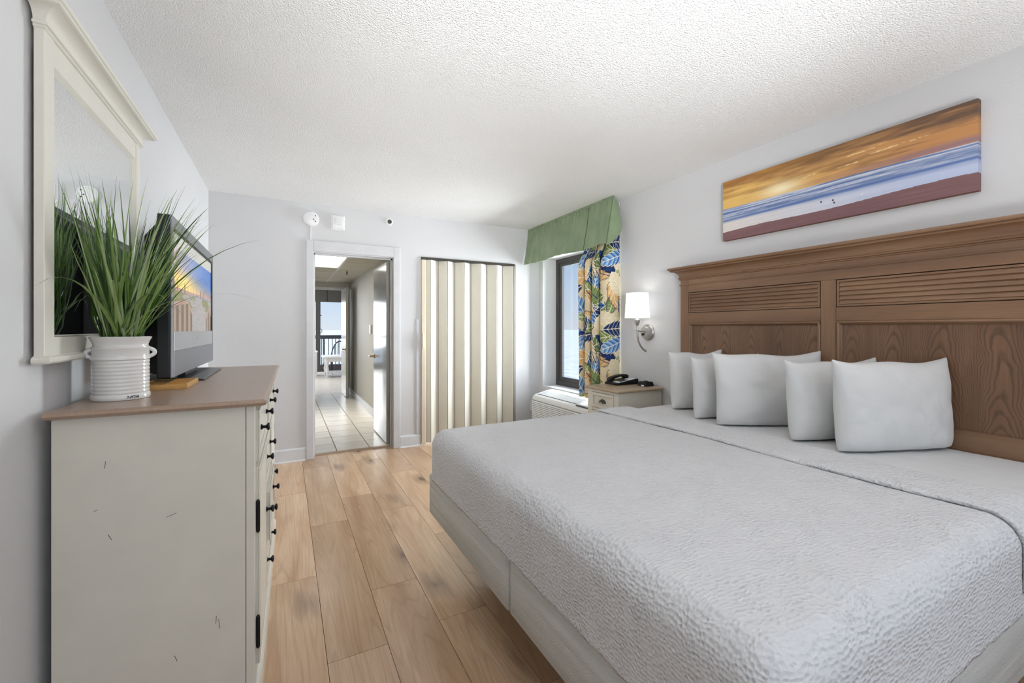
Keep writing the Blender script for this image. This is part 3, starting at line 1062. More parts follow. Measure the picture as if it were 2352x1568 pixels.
# plinth
pl = MB()
for oset, h in ((0.016, 0.0), (0.016, 0.066), (0.010, 0.078), (0.002, 0.086)):
    pl.v += [(BX0, BY0 - oset, h), (BX1 + oset, BY0 - oset, h), (BX1 + oset, BY1 + oset, h), (BX0, BY1 + oset, h)]
for i in range(3):
    for k in range(4):
        k2 = (k + 1) % 4
        pl.f.append((i * 4 + k, i * 4 + k2, (i + 1) * 4 + k2, (i + 1) * 4 + k))
pl.f += [(3, 2, 1, 0), (12, 13, 14, 15)]
pl.build('plinth', M['cream'], dr)
KN = [(0.006, 0.0), (0.010, 0.001), (0.010, 0.004), (0.0055, 0.008), (0.0055, 0.016), (0.0105, 0.019), (0.0145, 0.023), (0.0135, 0.027), (0.007, 0.030)]


def front(name, y0, y1, z0, z1, knobs, out=0.0, frame=0.028):
    x = BX1 - 0.008
    o = MB().box(x, x + 0.014 + out, y0, y1, z0, z1).build(name, M['cream'], dr, bevel=0.002)
    xf = x + 0.014 + out
    # raised border
    bmb = MB()
    bmb.box(xf, xf + 0.005, y0, y1, z0, z0 + frame)
    bmb.box(xf, xf + 0.005, y0, y1, z1 - frame, z1)
    bmb.box(xf, xf + 0.005, y0, y0 + frame, z0 + frame, z1 - frame)
    bmb.box(xf, xf + 0.005, y1 - frame, y1, z0 + frame, z1 - frame)
    bmb.build('raised_border', M['cream'], o, bevel=0.0015)
    for ky, kz in knobs:
        base = xf + (0.005 if (ky - y0 < frame or y1 - ky < frame) else 0.0)
        fixn(MB().lathe(KN, (base, ky, kz), 'x', 16).build('knob', M['knob'], o, smooth=True))
    return o


front('drawer', 1.665, 2.285, 0.80, 0.972, [(1.80, 0.888), (2.13, 0.888)])
front('drawer', 2.315, 2.935, 0.80, 0.972, [(2.46, 0.888), (2.80, 0.888)])
for k, (z0, out) in enumerate(((0.575, 0.0), (0.35, 0.014), (0.125, 0.0))):
    front('drawer', 2.085, 2.515, z0, z0 + 0.205, [(2.16, z0 + 0.11), (2.44, z0 + 0.11)], out)
slat = mesh_only(MB().hexa([(0, 0, 0), (0.004, 0, 0), (0.004, 0.33, 0), (0, 0.33, 0),
                            (-0.006, 0, 0.024), (-0.002, 0, 0.024), (-0.002, 0.33, 0.024), (-0.006, 0.33, 0.024)]), 'louver_slat', M['cream'])
for (y0, y1, ky, hy) in ((1.665, 2.055, 2.04, 1.662), (2.545, 2.935, 2.56, 2.938)):
    o = front('cupboard_door', y0, y1, 0.125, 0.78, [(ky, 0.50)], 0.0)
    for q in range(24):
        inst('louver_slat', slat, o, (BX1 + 0.008, y0 + 0.03, 0.158 + q * 0.0245))
    for hz in (0.235, 0.62):
        fixn(MB().tube([(BX1 + 0.006, hy, hz - 0.055), (BX1 + 0.006, hy, hz - 0.05), (BX1 + 0.006, hy, hz + 0.05), (BX1 + 0.006, hy, hz + 0.055)], [0.003, 0.006, 0.006, 0.003], 10).build('hinge', M['black'], o))
# scuffs on the near side panel
for (px, pz, l, a) in ((-0.45, 0.86, 0.02, 8), (-0.19, 0.345, 0.024, 4), (-0.182, 0.33, 0.03, -6), (-0.44, 0.655, 0.018, -25), (-0.29, 0.26, 0.02, -20), (-0.30, 0.69, 0.025, 70), (-0.47, 0.735, 0.009, 60)):
    s_, c_ = math.sin(R(a)), math.cos(R(a))
    hw = 0.0007
    p = [(px - hw * c_ - l / 2 * s_, pz + hw * s_ - l / 2 * c_), (px + hw * c_ - l / 2 * s_, pz - hw * s_ - l / 2 * c_),
         (px + hw * c_ + l / 2 * s_, pz - hw * s_ + l / 2 * c_), (px - hw * c_ + l / 2 * s_, pz + hw * s_ + l / 2 * c_)]
    MB().prism(p, 'y', BY0 - 0.0004, BY0 + 0.0002).build('scuff_mark', M['scuff'], dr)

# ------------------------------------------------------------------ wall mirror
mr = thing('wall_mirror', 'large cream framed mirror with crown moulding hung above the dresser', 'mirror', (-0.57, 1.92, 1.15))
MX0, MXF = -0.581, -0.560
MY0, MY1 = 1.570, 2.412
ST = 0.056
MB().box(MX0, MXF, MY0, MY0 + ST, 1.17, 2.035).build('stile', M['creamlight'], mr, bevel=0.002)
MB().box(MX0, MXF, MY1 - ST, MY1, 1.17, 2.035).build('stile', M['creamlight'], mr, bevel=0.002)
MB().box(MX0, MXF - 0.002, MY0 + ST + 0.0012, MY1 - ST - 0.0012, 1.17, 1.222).build('bottom_rail', M['creamlight'], mr, bevel=0.002)
MB().box(MX0, MXF - 0.002, MY0 + ST + 0.0012, MY1 - ST - 0.0012, 1.962, 2.035).build('top_rail', M['creamlight'], mr, bevel=0.002)
gy0, gy1, gz0, gz1 = MY0 + ST + 0.001, MY1 - ST - 0.001, 1.223, 1.961
# bevelled inner bead around the glass
bw = 0.012
bd = MB()
bd.prism([(MX0 + 0.008, gz1), (MXF - 0.001, gz1), (MXF - 0.012, gz1 - bw), (MX0 + 0.008, gz1 - bw)], 'y', gy0, gy1)
bd.prism([(MX0 + 0.008, gz0), (MX0 + 0.008, gz0 + 0.004), (MXF - 0.012, gz0 + 0.004), (MXF - 0.001, gz0)], 'y', gy0, gy1)
bd.prism([(MX0 + 0.008, gy1), (MX0 + 0.008, gy1 - bw), (MXF - 0.012, gy1 - bw), (MXF - 0.001, gy1)], 'z', gz0, gz1)
bd.prism([(MX0 + 0.008, gy0), (MXF - 0.001, gy0), (MXF - 0.006, gy0 + 0.003), (MX0 + 0.008, gy0 + 0.003)], 'z', gz0, gz1)
bd.build('inner_bead', M['creamlight'], mr)
MB().box(MX0 + 0.004, MX0 + 0.0085, gy0, gy1, gz0, gz1).build('mirror_glass', M['mirror'], mr)
MB().box(MX0 - 0.003, MX0 + 0.003, MY0 + 0.01, MY1 - 0.01, 1.18, 1.98).build('back_board', M['gap'], mr)


def moulded(loops, x0, xf, y0, y1):
    """stack of outline loops (outset, z) around three sides, flat on the wall side"""
    mb = MB()
    for o_, z in loops:
        mb.v += [(x0, y0 - o_, z), (xf + o_, y0 - o_, z), (xf + o_, y1 + o_, z), (x0, y1 + o_, z)]
    for i in range(len(loops) - 1):
        for k in range(4):
            k2 = (k + 1) % 4
            mb.f.append((i * 4 + k, i * 4 + k2, (i + 1) * 4 + k2, (i + 1) * 4 + k))
    mb.f.append((3, 2, 1, 0))
    n_ = (len(loops) - 1) * 4
    mb.f.append((n_, n_ + 1, n_ + 2, n_ + 3))
    return mb


cv = [(0.001, 2.030), (0.004, 2.033), (0.004, 2.037), (0.009, 2.039), (0.009, 2.046), (0.004, 2.048)]
for q in range(9):
    a = q / 8 * math.pi / 2
    cv.append((0.004 + 0.034 * (1 - math.cos(a)), 2.049 + 0.034 * math.sin(a)))
cv += [(0.043, 2.085), (0.045, 2.089), (0.050, 2.092), (0.050, 2.104), (0.045, 2.109), (0.0, 2.109)]
moulded(cv, MX0, MXF, MY0, MY1).build('crown_moulding', M['creamlight'], mr)
sv = [(0.0, 1.150), (0.010, 1.151), (0.014, 1.156), (0.0145, 1.162), (0.011, 1.168), (0.002, 1.171), (0.001, 1.173)]
moulded(sv, MX0, MXF, MY0, MY1).build('sill_moulding', M['creamlight'], mr)

# ------------------------------------------------------------------ potted grass
PX, PY, PZ = -0.469, 1.815, 1.020
pt = thing('potted_grass', 'artificial grass in a white ribbed ceramic crock on the dresser', 'potted plant', (PX, PY, PZ))
prof = [(0.070, 0.0), (0.0775, 0.001), (0.079, 0.006), (0.078, 0.014), (0.0745, 0.019)]
z = 0.019
while z < 0.118:
    prof += [(0.0745 + 0.00004 * z, z), (0.0762, z + 0.003), (0.0762, z + 0.0065), (0.0745, z + 0.0105)]
    z += 0.0118
prof += [(0.0765, z), (0.0785, z + 0.002), (0.0785, z + 0.006), (0.0755, z + 0.009), (0.0755, 0.158), (0.077, 0.160), (0.077, 0.166), (0.0725, 0.169), (0.0722, 0.174),
         (0.077, 0.186), (0.0815, 0.194), (0.0825, 0.197), (0.080, 0.199), (0.074, 0.197), (0.070, 0.18), (0.070, 0.172)]
po = fixn(MB().lathe(prof, (PX, PY, PZ + 0.0), seg=56, sx=0.93, sy=1.0).build('pot', M['ceramic'], pt, smooth=True))
# lug handles on the two sides
for sg in (-1, 1):
    ux, uy = 0.967 * sg, 0.253 * sg
    cx_, cy_ = PX + ux * 0.064, PY + uy * 0.064
    pts = []
    for a in np.linspace(0, math.pi, 9):
        pts.append((cx_ + ux * 0.019 * math.sin(a), cy_ + uy * 0.019 * math.sin(a), PZ + 0.146 + 0.013 * math.cos(a)))
    MB().tube(pts, 0.0065, 10).build('lug_handle', M['ceramic'], po, smooth=True)
MB().lathe([(0.001, 0.0), (0.066, 0.0), (0.06, 0.006), (0.001, 0.010)], (PX, PY, PZ + 0.176), seg=24, sx=0.93, cap=False).build('moss_filling', M['soil'], pt, smooth=True)
# dark ink mark near the foot
mk = MB()
dirv = math.atan2(-PY + 0.42, -PX + 0.12)
for i in range(16):
    a = dirv + 0.05 + i * 0.026
    for j in range(3):
        if random.random() < 0.3:
            continue
        r_ = 0.0795
        zz = PZ + 0.006 + j * 0.0028
        p0 = (PX + r_ * 0.93 * math.cos(a), PY + r_ * math.sin(a))
        p1 = (PX + r_ * 0.93 * math.cos(a + 0.02), PY + r_ * math.sin(a + 0.02))
        b = len(mk.v)
        mk.v += [(p0[0], p0[1], zz), (p1[0], p1[1], zz), (p1[0], p1[1], zz + 0.0026), (p0[0], p0[1], zz + 0.0026)]
        mk.f.append((b, b + 1, b + 2, b + 3))
mk.build('ink_mark', M['black'], po)


def blade(base, az, lean, length, width, droop, twist):
    n_ = 9
    d = Vector((math.cos(az), math.sin(az), 0))
    side = Vector((-math.sin(az + twist), math.cos(az + twist), 0))
    p = Vector(base)
    ang = lean
    L, Rr = [], []
    for i in range(n_ + 1):
        t = i / n_
        w = width * (min(1, 0.55 + t * 2.2) * (1 - t ** 2.2)) * 0.5 + 0.00015
        keel = d * (w * 0.5)
        L.append(p + side * w)
        Rr.append(p - side * w)
        ang += droop * (0.3 + 1.6 * t) / n_
        p = p + (d * math.sin(ang) + Vector((0, 0, 1)) * math.cos(ang)) * (length / n_)
        if p.x < -0.533:
            p.x = -0.533
        if p.y > 2.015 and p.x < -0.372:
            p.y = 2.015
    mb = MB()
    for i in range(n_ + 1):
        c = (L[i] + Rr[i]) / 2 + d * ((L[i] - Rr[i]).length * 0.22)
        mb.v += [tuple(L[i]), tuple(c), tuple(Rr[i])]
    for i in range(n_):
        a = i * 3
        mb.f += [(a, a + 1, a + 4, a + 3), (a + 1, a + 2, a + 5, a + 4)]
    return mb


for i in range(230):
    a0 = random.uniform(0, 2 * math.pi)
    rr = 0.05 * math.sqrt(random.random())
    base = (PX + rr * math.cos(a0) * 0.9, PY + rr * math.sin(a0), PZ + 0.182)
    az = a0 + random.gauss(0, 0.7)
    lean = abs(random.gauss(0.14, 0.20)) + rr * 3.0
    ln = random.uniform(0.27, 0.55)
    dp = abs(random.gauss(0.28, 0.28))
    if i % 19 == 0:
        dp, lean = random.uniform(0.9, 1.9), random.uniform(0.5, 0.8)
    if math.cos(az) < -0.35:
        lean *= 0.5
    blade(base, az, lean, ln, random.uniform(0.004, 0.0105), dp, random.uniform(-0.9, 0.9)).build('grass_blade', M['blade'], pt, smooth=True)

# ------------------------------------------------------------------ television
tv = thing('television', 'grey flat television showing a beach sunset on the dresser', 'television', (-0.40, 2.545, 1.02))
TX = -0.380
TY0, TY1, TZ0, TZ1 = 2.035, 3.075, 1.057, 1.676
MB().box(TX - 0.046, TX - 0.006, TY0, TY1, TZ0, TZ1).build('cabinet', M['tvside'], tv, bevel=0.004)
MB().hexa([(TX - 0.105, TY0 + 0.10, TZ0 + 0.02), (TX - 0.046, TY0 + 0.03, TZ0 + 0.01), (TX - 0.046, TY1 - 0.03, TZ0 + 0.01), (TX - 0.105, TY1 - 0.10, TZ0 + 0.02),
           (TX - 0.105, TY0 + 0.10, TZ1 - 0.07), (TX - 0.046, TY0 + 0.03, TZ1 - 0.02), (TX - 0.046, TY1 - 0.03, TZ1 - 0.02), (TX - 0.105, TY1 - 0.10, TZ1 - 0.07)]).build('back_housing', M['tvside'], tv, bevel=0.006)
sy0, sy1, sz0, sz1 = TY0 + 0.035, TY1 - 0.042, TZ0 + 0.175, TZ1 - 0.045
MB().box(TX - 0.006, TX, TY0, sy0, TZ0, TZ1).build('bezel_side', M['bezel'], tv, bevel=0.002)
MB().box(TX - 0.006, TX, sy1, TY1, TZ0, TZ1).build('bezel_side', M['bezel'], tv, bevel=0.002)
MB().box(TX - 0.006, TX, sy0, sy1, sz1, TZ1).build('bezel_top', M['bezel'], tv, bevel=0.002)
MB().box(TX - 0.006, TX, sy0, sy1, TZ0, TZ0 + 0.10).build('speaker_bar', M['bezel'], tv, bevel=0.002)
bp = MB().box(TX - 0.006, TX + 0.001, sy0, sy1, TZ0 + 0.10, sz0).build('lower_band', M['bezellight'], tv, bevel=0.002)
MB().lathe([(0.005, 0), (0.005, 0.001)], (TX + 0.001, (sy0 + sy1) / 2, TZ0 + 0.14), 'x', 14).build('badge', M['silver'], bp)
rm = MB()
rm.box(TX - 0.004, TX + 0.0015, sy1 - 0.014, sy1, sz0, sz1)
rm.box(TX - 0.004, TX + 0.0015, sy0, sy1 - 0.014, sz1 - 0.012, sz1)
rm.build('screen_rim', M['black'], tv)


def vnoise(x, y, seed, n=64):
    """tileable-ish value noise on arrays"""
    g = np.random.default_rng(seed).random((n, n))
    xi, yi = np.floor(x).astype(int), np.floor(y).astype(int)
    fx, fy = x - xi, y - yi
    fx, fy = fx * fx * (3 - 2 * fx), fy * fy * (3 - 2 * fy)
    a = g[xi % n, yi % n]
    b = g[(xi + 1) % n, yi % n]
    c = g[xi % n, (yi + 1) % n]
    d = g[(xi + 1) % n, (yi + 1) % n]
    return (a * (1 - fx) + b * fx) * (1 - fy) + (c * (1 - fx) + d * fx) * fy


def fbm(x, y, seed, oct_=4):
    s, a, t = 0, 0.5, 0
    for k in range(oct_):
        s = s + a * vnoise(x * 2 ** k, y * 2 ** k, seed + k)
        t += a
        a *= 0.5
    return s / t


def lerp(a, b, t):
    t = np.clip(t, 0, 1)[..., None]
    return np.asarray(a, float) * (1 - t) + np.asarray(b, float) * t


def over(img, mask, col, soft=None):
    m = np.clip(mask.astype(float), 0, 1)[..., None]
    return img * (1 - m) + np.asarray(col, float) * m


def lin255(img):
    c = np.clip(img / 255.0, 0, 1)
    return np.where(c <= 0.04045, c / 12.92, ((c + 0.055) / 1.055) ** 2.4)


def printed(name, P, img, mat, parent=None):
    """a fine mesh whose vertices carry the printed colours"""
    o = MB().grid(P).build(name, mat, parent)
    a = o.data.color_attributes.new('print', 'FLOAT_COLOR', 'POINT')
    c = np.ones((P.shape[0] * P.shape[1], 4), dtype=np.float32)
    c[:, :3] = lin255(img).reshape(-1, 3)
    a.data.foreach_set('color', c.ravel())
    return o


# screen picture
nu, nv = 260, 170
U, V = np.meshgrid(np.linspace(0, 1, nu), np.linspace(0, 1, nv), indexing='ij')
V0 = V.copy()
V = (V - 0.0) / 0.86          # picture occupies the lower 86 per cent, pale bar above
hz = 0.50
sky = lerp((255, 214, 90), (250, 160, 90), np.abs(U - 0.22) * 1.6)
tsky = (V - hz) / (1 - hz)
skyhi = lerp((214, 186, 190), (44, 104, 180), U * 1.3 + 0.02)
img = lerp(0, 0, U) + sky * (1 - np.clip(tsky * 1.5 + 0.35 * U - 0.05, 0, 1)[..., None]) + skyhi * np.clip(tsky * 1.5 + 0.35 * U - 0.05, 0, 1)[..., None]
cl = fbm(U * 5, V * 14, 3)
img = img + ((cl - 0.5) * 40)[..., None]
glow = np.exp(-(((U - 0.18) / 0.22) ** 2 + ((V - 0.62) / 0.10) ** 2))
img = lerp(img, (255, 232, 130), 0) if False else img * (1 - 0.8 * glow[..., None]) + np.array((255, 226, 110.)) * 0.8 * glow[..., None]
# sea strip and dunes
img = over(img, (V < 0.53) & (V > 0.485), (176, 140, 128))
sea = (V < 0.515) & (V > 0.485) & (U > 0.45)
img = over(img, sea, (120, 130, 160))
land = V < 0.49 + 0.01 * (fbm(U * 9, V * 0, 9) - 0.5)
sand = lerp((178, 174, 172), (128, 122, 118), fbm(U * 55, V * 80, 21))
img = np.where(land[..., None], sand, img)
veg = land & (fbm(U * 7, V * 9, 33) > 0.47 + 0.5 * (np.abs(V - 0.42) - 0.06)) & (np.abs(U - 0.58 - (0.4 - V) * 0.1) > 0.10) & (V > 0.3)
img = np.where(veg[..., None], lerp((92, 104, 52), (140, 132, 72), fbm(U * 50, V * 50, 5)), img)
stalk = (V > 0.49) & (V < 0.60 + 0.05 * vnoise(U * 40, U * 0, 8)) & (vnoise(U * 90, V * 2, 14) > 0.80) & (U < 0.75)
img = over(img, stalk, (120, 92, 70))
# fences left and right
lf = (U < 0.40) & (V < 0.39 - 0.5 * np.abs(U - 0.30) * (U > 0.30) * 3 - 0.22 * (0.30 - U) * (U < 0.30))
slats = 0.5 + 0.5 * np.sign(np.sin(U * 62))
img = np.where(lf[..., None], lerp((96, 76, 58), (152, 128, 104), slats), img)
cap = (U < 0.40) & (np.abs(V - (0.39 - 0.5 * np.abs(U - 0.30) * (U > 0.30) * 3 - 0.22 * (0.30 - U) * (U < 0.30))) < 0.022)
img = over(img, cap, (168, 134, 116))
rf = (U > 0.80) & (V < 0.36 - 1.3 * np.abs(U - 0.92))
img = np.where(rf[..., None], lerp((98, 78, 60), (152, 128, 104), 0.5 + 0.5 * np.sign(np.sin(U * 75))), img)
cap = (U > 0.78) & (np.abs(V - (0.36 - 1.3 * np.abs(U - 0.92))) < 0.028)
img = over(img, cap, (168, 134, 114))
img = over(img, V > 1.0, (188, 188, 180))
Ys = sy0 + U * (sy1 - 0.014 - sy0)
Zs = sz0 + V0 * (sz1 - 0.012 - sz0)
P = np.stack([np.full_like(U, TX - 0.0025), Ys, Zs], -1)
printed('screen', P, img, attr_mat('tv_screen', 0.25, 0.58), tv)
# stand: neck and flat foot
MB().box(TX - 0.05, TX - 0.02, 2.40, 2.70, 1.030, TZ0 + 0.02).build('stand_neck', M['tvbase'], tv)
MB().prism([(TX - 0.15, 1.0205), (TX - 0.15, 1.030), (TX - 0.06, 1.036), (TX + 0.02, 1.034), (TX + 0.068, 1.026), (TX + 0.068, 1.0205)], 'y', 2.27, 2.83).build('stand_foot', M['tvbase'], tv, bevel=0.002)

# ------------------------------------------------------------------ wooden tray
ty0, ty1, tx0, tx1 = 1.985, 2.215, -0.385, -0.325
tr = thing('wooden_tray', 'small wooden compartment tray beside the white crock', 'tray', (-0.40, 2.1, 1.0205))
tx0, tx1 = -0.475, -0.325
MB().box(tx0, tx1, ty0, ty1, 1.0205, 1.0245).build('tray_base', M['bamboo'], tr)
for a in ((tx0, tx0 + 0.007, ty0, ty1), (tx1 - 0.007, tx1, ty0, ty1), (tx0 + 0.007, tx1 - 0.007, ty0, ty0 + 0.007), (tx0 + 0.007, tx1 - 0.007, ty1 - 0.007, ty1)):
    MB().box(a[0], a[1], a[2], a[3], 1.0245, 1.038).build('tray_rim', M['bamboo'], tr, bevel=0.001)
MB().box((tx0 + tx1) / 2 - 0.004, (tx0 + tx1) / 2 + 0.004, ty0 + 0.007, ty1 - 0.007, 1.0245, 1.036).build('divider', M['bamboo'], tr)
for yy in (ty0 + 0.078, ty0 + 0.152):
    MB().box(tx0 + 0.007, tx1 - 0.007, yy - 0.003, yy + 0.003, 1.0245, 1.0355).build('divider', M['bamboo'], tr)
M['teal'] = plain('teal_packet', S(104, 150, 150), 0.4)
tag(MB().box(-0.462, -0.41, 2.15, 2.195, 1.0246, 1.034).build('packet', M['teal'], bevel=0.001), 'small teal packet lying in the wooden tray', 'packet')

# ------------------------------------------------------------------ devices on the far wall
sd = thing('smoke_detector', 'round white smoke detector above the hall doorway', 'detector', (0.213, YF, 2.288))
fixn(MB().lathe([(0.072, 0.0), (0.073, -0.012), (0.069, -0.020), (0.069, -0.028), (0.064, -0.038), (0.050, -0.043), (0.001, -0.045)], (0.213, YF, 2.288), 'y', 40, cap=False).build('housing', M['white'], sd, smooth=True))
for dx, dz in ((0.038, 0.026), (0.022, -0.008), (0.038, -0.026)):
    MB().lathe([(0.0055, 0), (0.0055, -0.004)], (0.213 + dx, YF - 0.0425, 2.288 + dz), 'y', 10).build('test_hole', M['darkline'], sd)
MB().box(0.208, 0.218, YF - 0.006, YF, 2.088, 2.218).build('cable_cover', M['white'], sd)
ab = thing('alarm_strobe', 'white square alarm box between the detector and the sprinkler', 'alarm', (0.452, YF, 2.205))
MB().box(0.388, 0.516, YF - 0.014, YF, 2.205, 2.350).build('back_plate', M['white'], ab, bevel=0.006)
MB().box(0.398, 0.506, YF - 0.034, YF - 0.014, 2.215, 2.340).build('cover', M['white'], ab, bevel=0.008)
MB().box(0.425, 0.480, YF - 0.040, YF - 0.034, 2.255, 2.315).build('lens', M['acwhite'], ab, bevel=0.003)
wsp = thing('wall_sprinkler', 'small round sprinkler with dark centre on the far wall', 'sprinkler', (0.947, YF, 2.344))
fixn(MB().lathe([(0.036, 0), (0.036, -0.006), (0.026, -0.010), (0.024, -0.004), (0.001, -0.004)], (0.947, YF, 2.344), 'y', 24, cap=False).build('escutcheon', M['white'], wsp, smooth=True))
fixn(MB().lathe([(0.016, -0.004), (0.012, -0.02), (0.020, -0.024), (0.020, -0.028), (0.003, -0.030)], (0.947, YF, 2.344), 'y', 14).build('nozzle', M['darkline'], wsp))
ol = thing('wall_outlet', 'white outlet cover low on the wall beside the air conditioner', 'outlet', (2.665, YF, 0.25))
MB().box(2.63, 2.705, YF - 0.006, YF, 0.25, 0.37).build('plate', M['white'], ol, bevel=0.002)
MB().box(2.65, 2.69, YF - 0.035, YF - 0.006, 0.25, 0.30).build('plug', M['white'], ol, bevel=0.004)

# ------------------------------------------------------------------ folding closet door
ad = thing('accordion_door', 'cream vinyl accordion closet door with dark track', 'door', (1.85, YF, 0))
MB().box(CX0, CX1 - 0.022, YF - 0.012, YF + 0.07, 1.985, CZ - 0.001).build('track', M['darkline'], ad)
MB().box(CX0 + 0.002, CX0 + 0.048, YF - 0.022, YF + 0.03, 0.012, 1.982).build('lead_post', M['doorpost'], ad, bevel=0.005)
MB().box(CX0 + 0.004, CX0 + 0.020, YF - 0.040, YF - 0.022, 1.03, 1.20).build('handle', M['doorpost'], ad, bevel=0.004)
yr, yv = YF - 0.022, YF + 0.045
ridges = [1.385, 1.576, 1.772, 1.972, 2.174, 2.392]
segs = [((CX0 + 0.049, YF + 0.012), (ridges[0], yr))]
for a, b_ in zip(ridges[:-1], ridges[1:]):
    vx = a + 0.103
    segs.append(((a, yr), (vx, yv)))
    segs.append(((vx, yv), (b_, yr)))
segs.append(((ridges[-1], yr), (CX1 - 0.024, YF + 0.02)))
th_ = 0.005
for (ax, ay), (bx_, by_) in segs:
    d = Vector((bx_ - ax, by_ - ay, 0))
    L = d.length
    d.normalize()
    nrm = Vector((-d.y, d.x, 0)) * th_
    g = d * 0.0022
    a_, b2 = Vector((ax, ay, 0)) + g, Vector((bx_, by_, 0)) - g
    bot, top = [], []
    for p in (a_ - nrm * 0, b2 - nrm * 0, b2 + nrm, a_ + nrm):
        bot.append((p.x, p.y, 0.018))
        top.append((p.x, p.y, 1.984))
    MB().hexa(bot + top).build('fold_panel', M['doorpanel'], ad)
# hinge lines and ridge beads
for x in ridges:
    MB().box(x - 0.0035, x + 0.0015, yr + 0.0015, yr + 0.007, 0.018, 1.984).build('hinge_strip', M['darkline'], ad)
    MB().box(x - 0.0095, x - 0.0045, yr - 0.001 + 0.0010, yr + 0.004, 0.018, 1.983).build('edge_bead', M['creamlight'], ad)
for a in ridges[:-1]:
    MB().box(a + 0.1015, a + 0.1045, yv - 0.002, yv + 0.004, 0.018, 1.984).build('hinge_strip', M['darkline'], ad)

# ------------------------------------------------------------------ air conditioner
ac = thing('air_conditioner', 'white wall air conditioner under the window', 'air conditioner', (2.62, 3.66, 0.10))
AY0, AY1 = 3.13, 4.20
prof = [(2.754, 0.10), (2.475, 0.10), (2.470, 0.11), (2.470, 0.452), (2.476, 0.475), (2.490, 0.492), (2.51, 0.502), (2.66, 0.535), (2.70, 0.542), (2.754, 0.545)]
MB().prism(prof, 'y', AY0, AY1).build('housing', M['acwhite'], ac, bevel=0.006)
lv = mesh_only(MB().hexa([(-0.012, 0, 0), (0.002, 0, 0), (0.002, AY1 - AY0 - 0.02, 0), (-0.012, AY1 - AY0 - 0.02, 0),
                          (-0.003, 0, 0.011), (0.002, 0, 0.011), (0.002, AY1 - AY0 - 0.02, 0.011), (-0.003, AY1 - AY0 - 0.02, 0.011)]), 'front_louver', M['acwhite'])
MB().box(2.4685, 2.4705, AY0 + 0.012, AY1 - 0.012, 0.116, 0.446).build('louver_shade_sheet', M['acgrey'], ac)  # added sheet, its grey stands for shade in the louver gaps
for k in range(17):
    inst('front_louver', lv, ac, (2.470, AY0 + 0.01, 0.118 + k * 0.0192))
# discharge grille in the sloping top
def topz(x):
    return 0.502 + (x - 2.51) * (0.033 / 0.15)
g0, g1 = 3.42, 4.15
MB().hexa([(2.518, g0, topz(2.518) - 0.002), (2.642, g0, topz(2.642) - 0.002), (2.642, g1, topz(2.642) - 0.002), (2.518, g1, topz(2.518) - 0.002),
           (2.518, g0, topz(2.518) + 0.0015), (2.642, g0, topz(2.642) + 0.0015), (2.642, g1, topz(2.642) + 0.0015), (2.518, g1, topz(2.518) + 0.0015)]).build('grille_shade_sheet', M['acdark'], ac)  # dark sheet under the slats, shade put into its colour
for k in range(8):
    x = 2.526 + k * 0.0162
    MB().hexa([(x, g0, topz(x) + 0.001), (x + 0.0065, g0, topz(x) + 0.003), (x + 0.0065, g1, topz(x) + 0.003), (x, g1, topz(x) + 0.001),
               (x, g0, topz(x) + 0.006), (x + 0.0065, g0, topz(x) + 0.007), (x + 0.0065, g1, topz(x) + 0.007), (x, g1, topz(x) + 0.006)]).build('grille_slat', M['acwhite'], ac)
for (a, b_) in ((g0 - 0.012, g0), (g1, g1 + 0.012)):
    MB().hexa([(2.512, a, topz(2.512)), (2.65, a, topz(2.65)), (2.65, b_, topz(2.65)), (2.512, b_, topz(2.512)),
               (2.512, a, topz(2.512) + 0.008), (2.65, a, topz(2.65) + 0.008), (2.65, b_, topz(2.65) + 0.008), (2.512, b_, topz(2.512) + 0.008)]).build('grille_frame', M['acwhite'], ac)
MB().hexa([(2.515, 3.14, topz(2.515)), (2.66, 3.14, topz(2.66)), (2.66, 3.40, topz(2.66)), (2.515, 3.40, topz(2.515)),
           (2.515, 3.14, topz(2.515) + 0.006), (2.66, 3.14, topz(2.66) + 0.006), (2.66, 3.40, topz(2.66) + 0.006), (2.515, 3.40, topz(2.515) + 0.006)]).build('control_lid', M['acwhite'], ac)
MB().box(2.490, 2.512, 3.15, 3.40, 0.495, 0.504).build('lid_slot', M['acdark'], ac)

# ------------------------------------------------------------------ curtain (printed leaf fabric)
CZ0, CZ1 = 0.572, 2.415


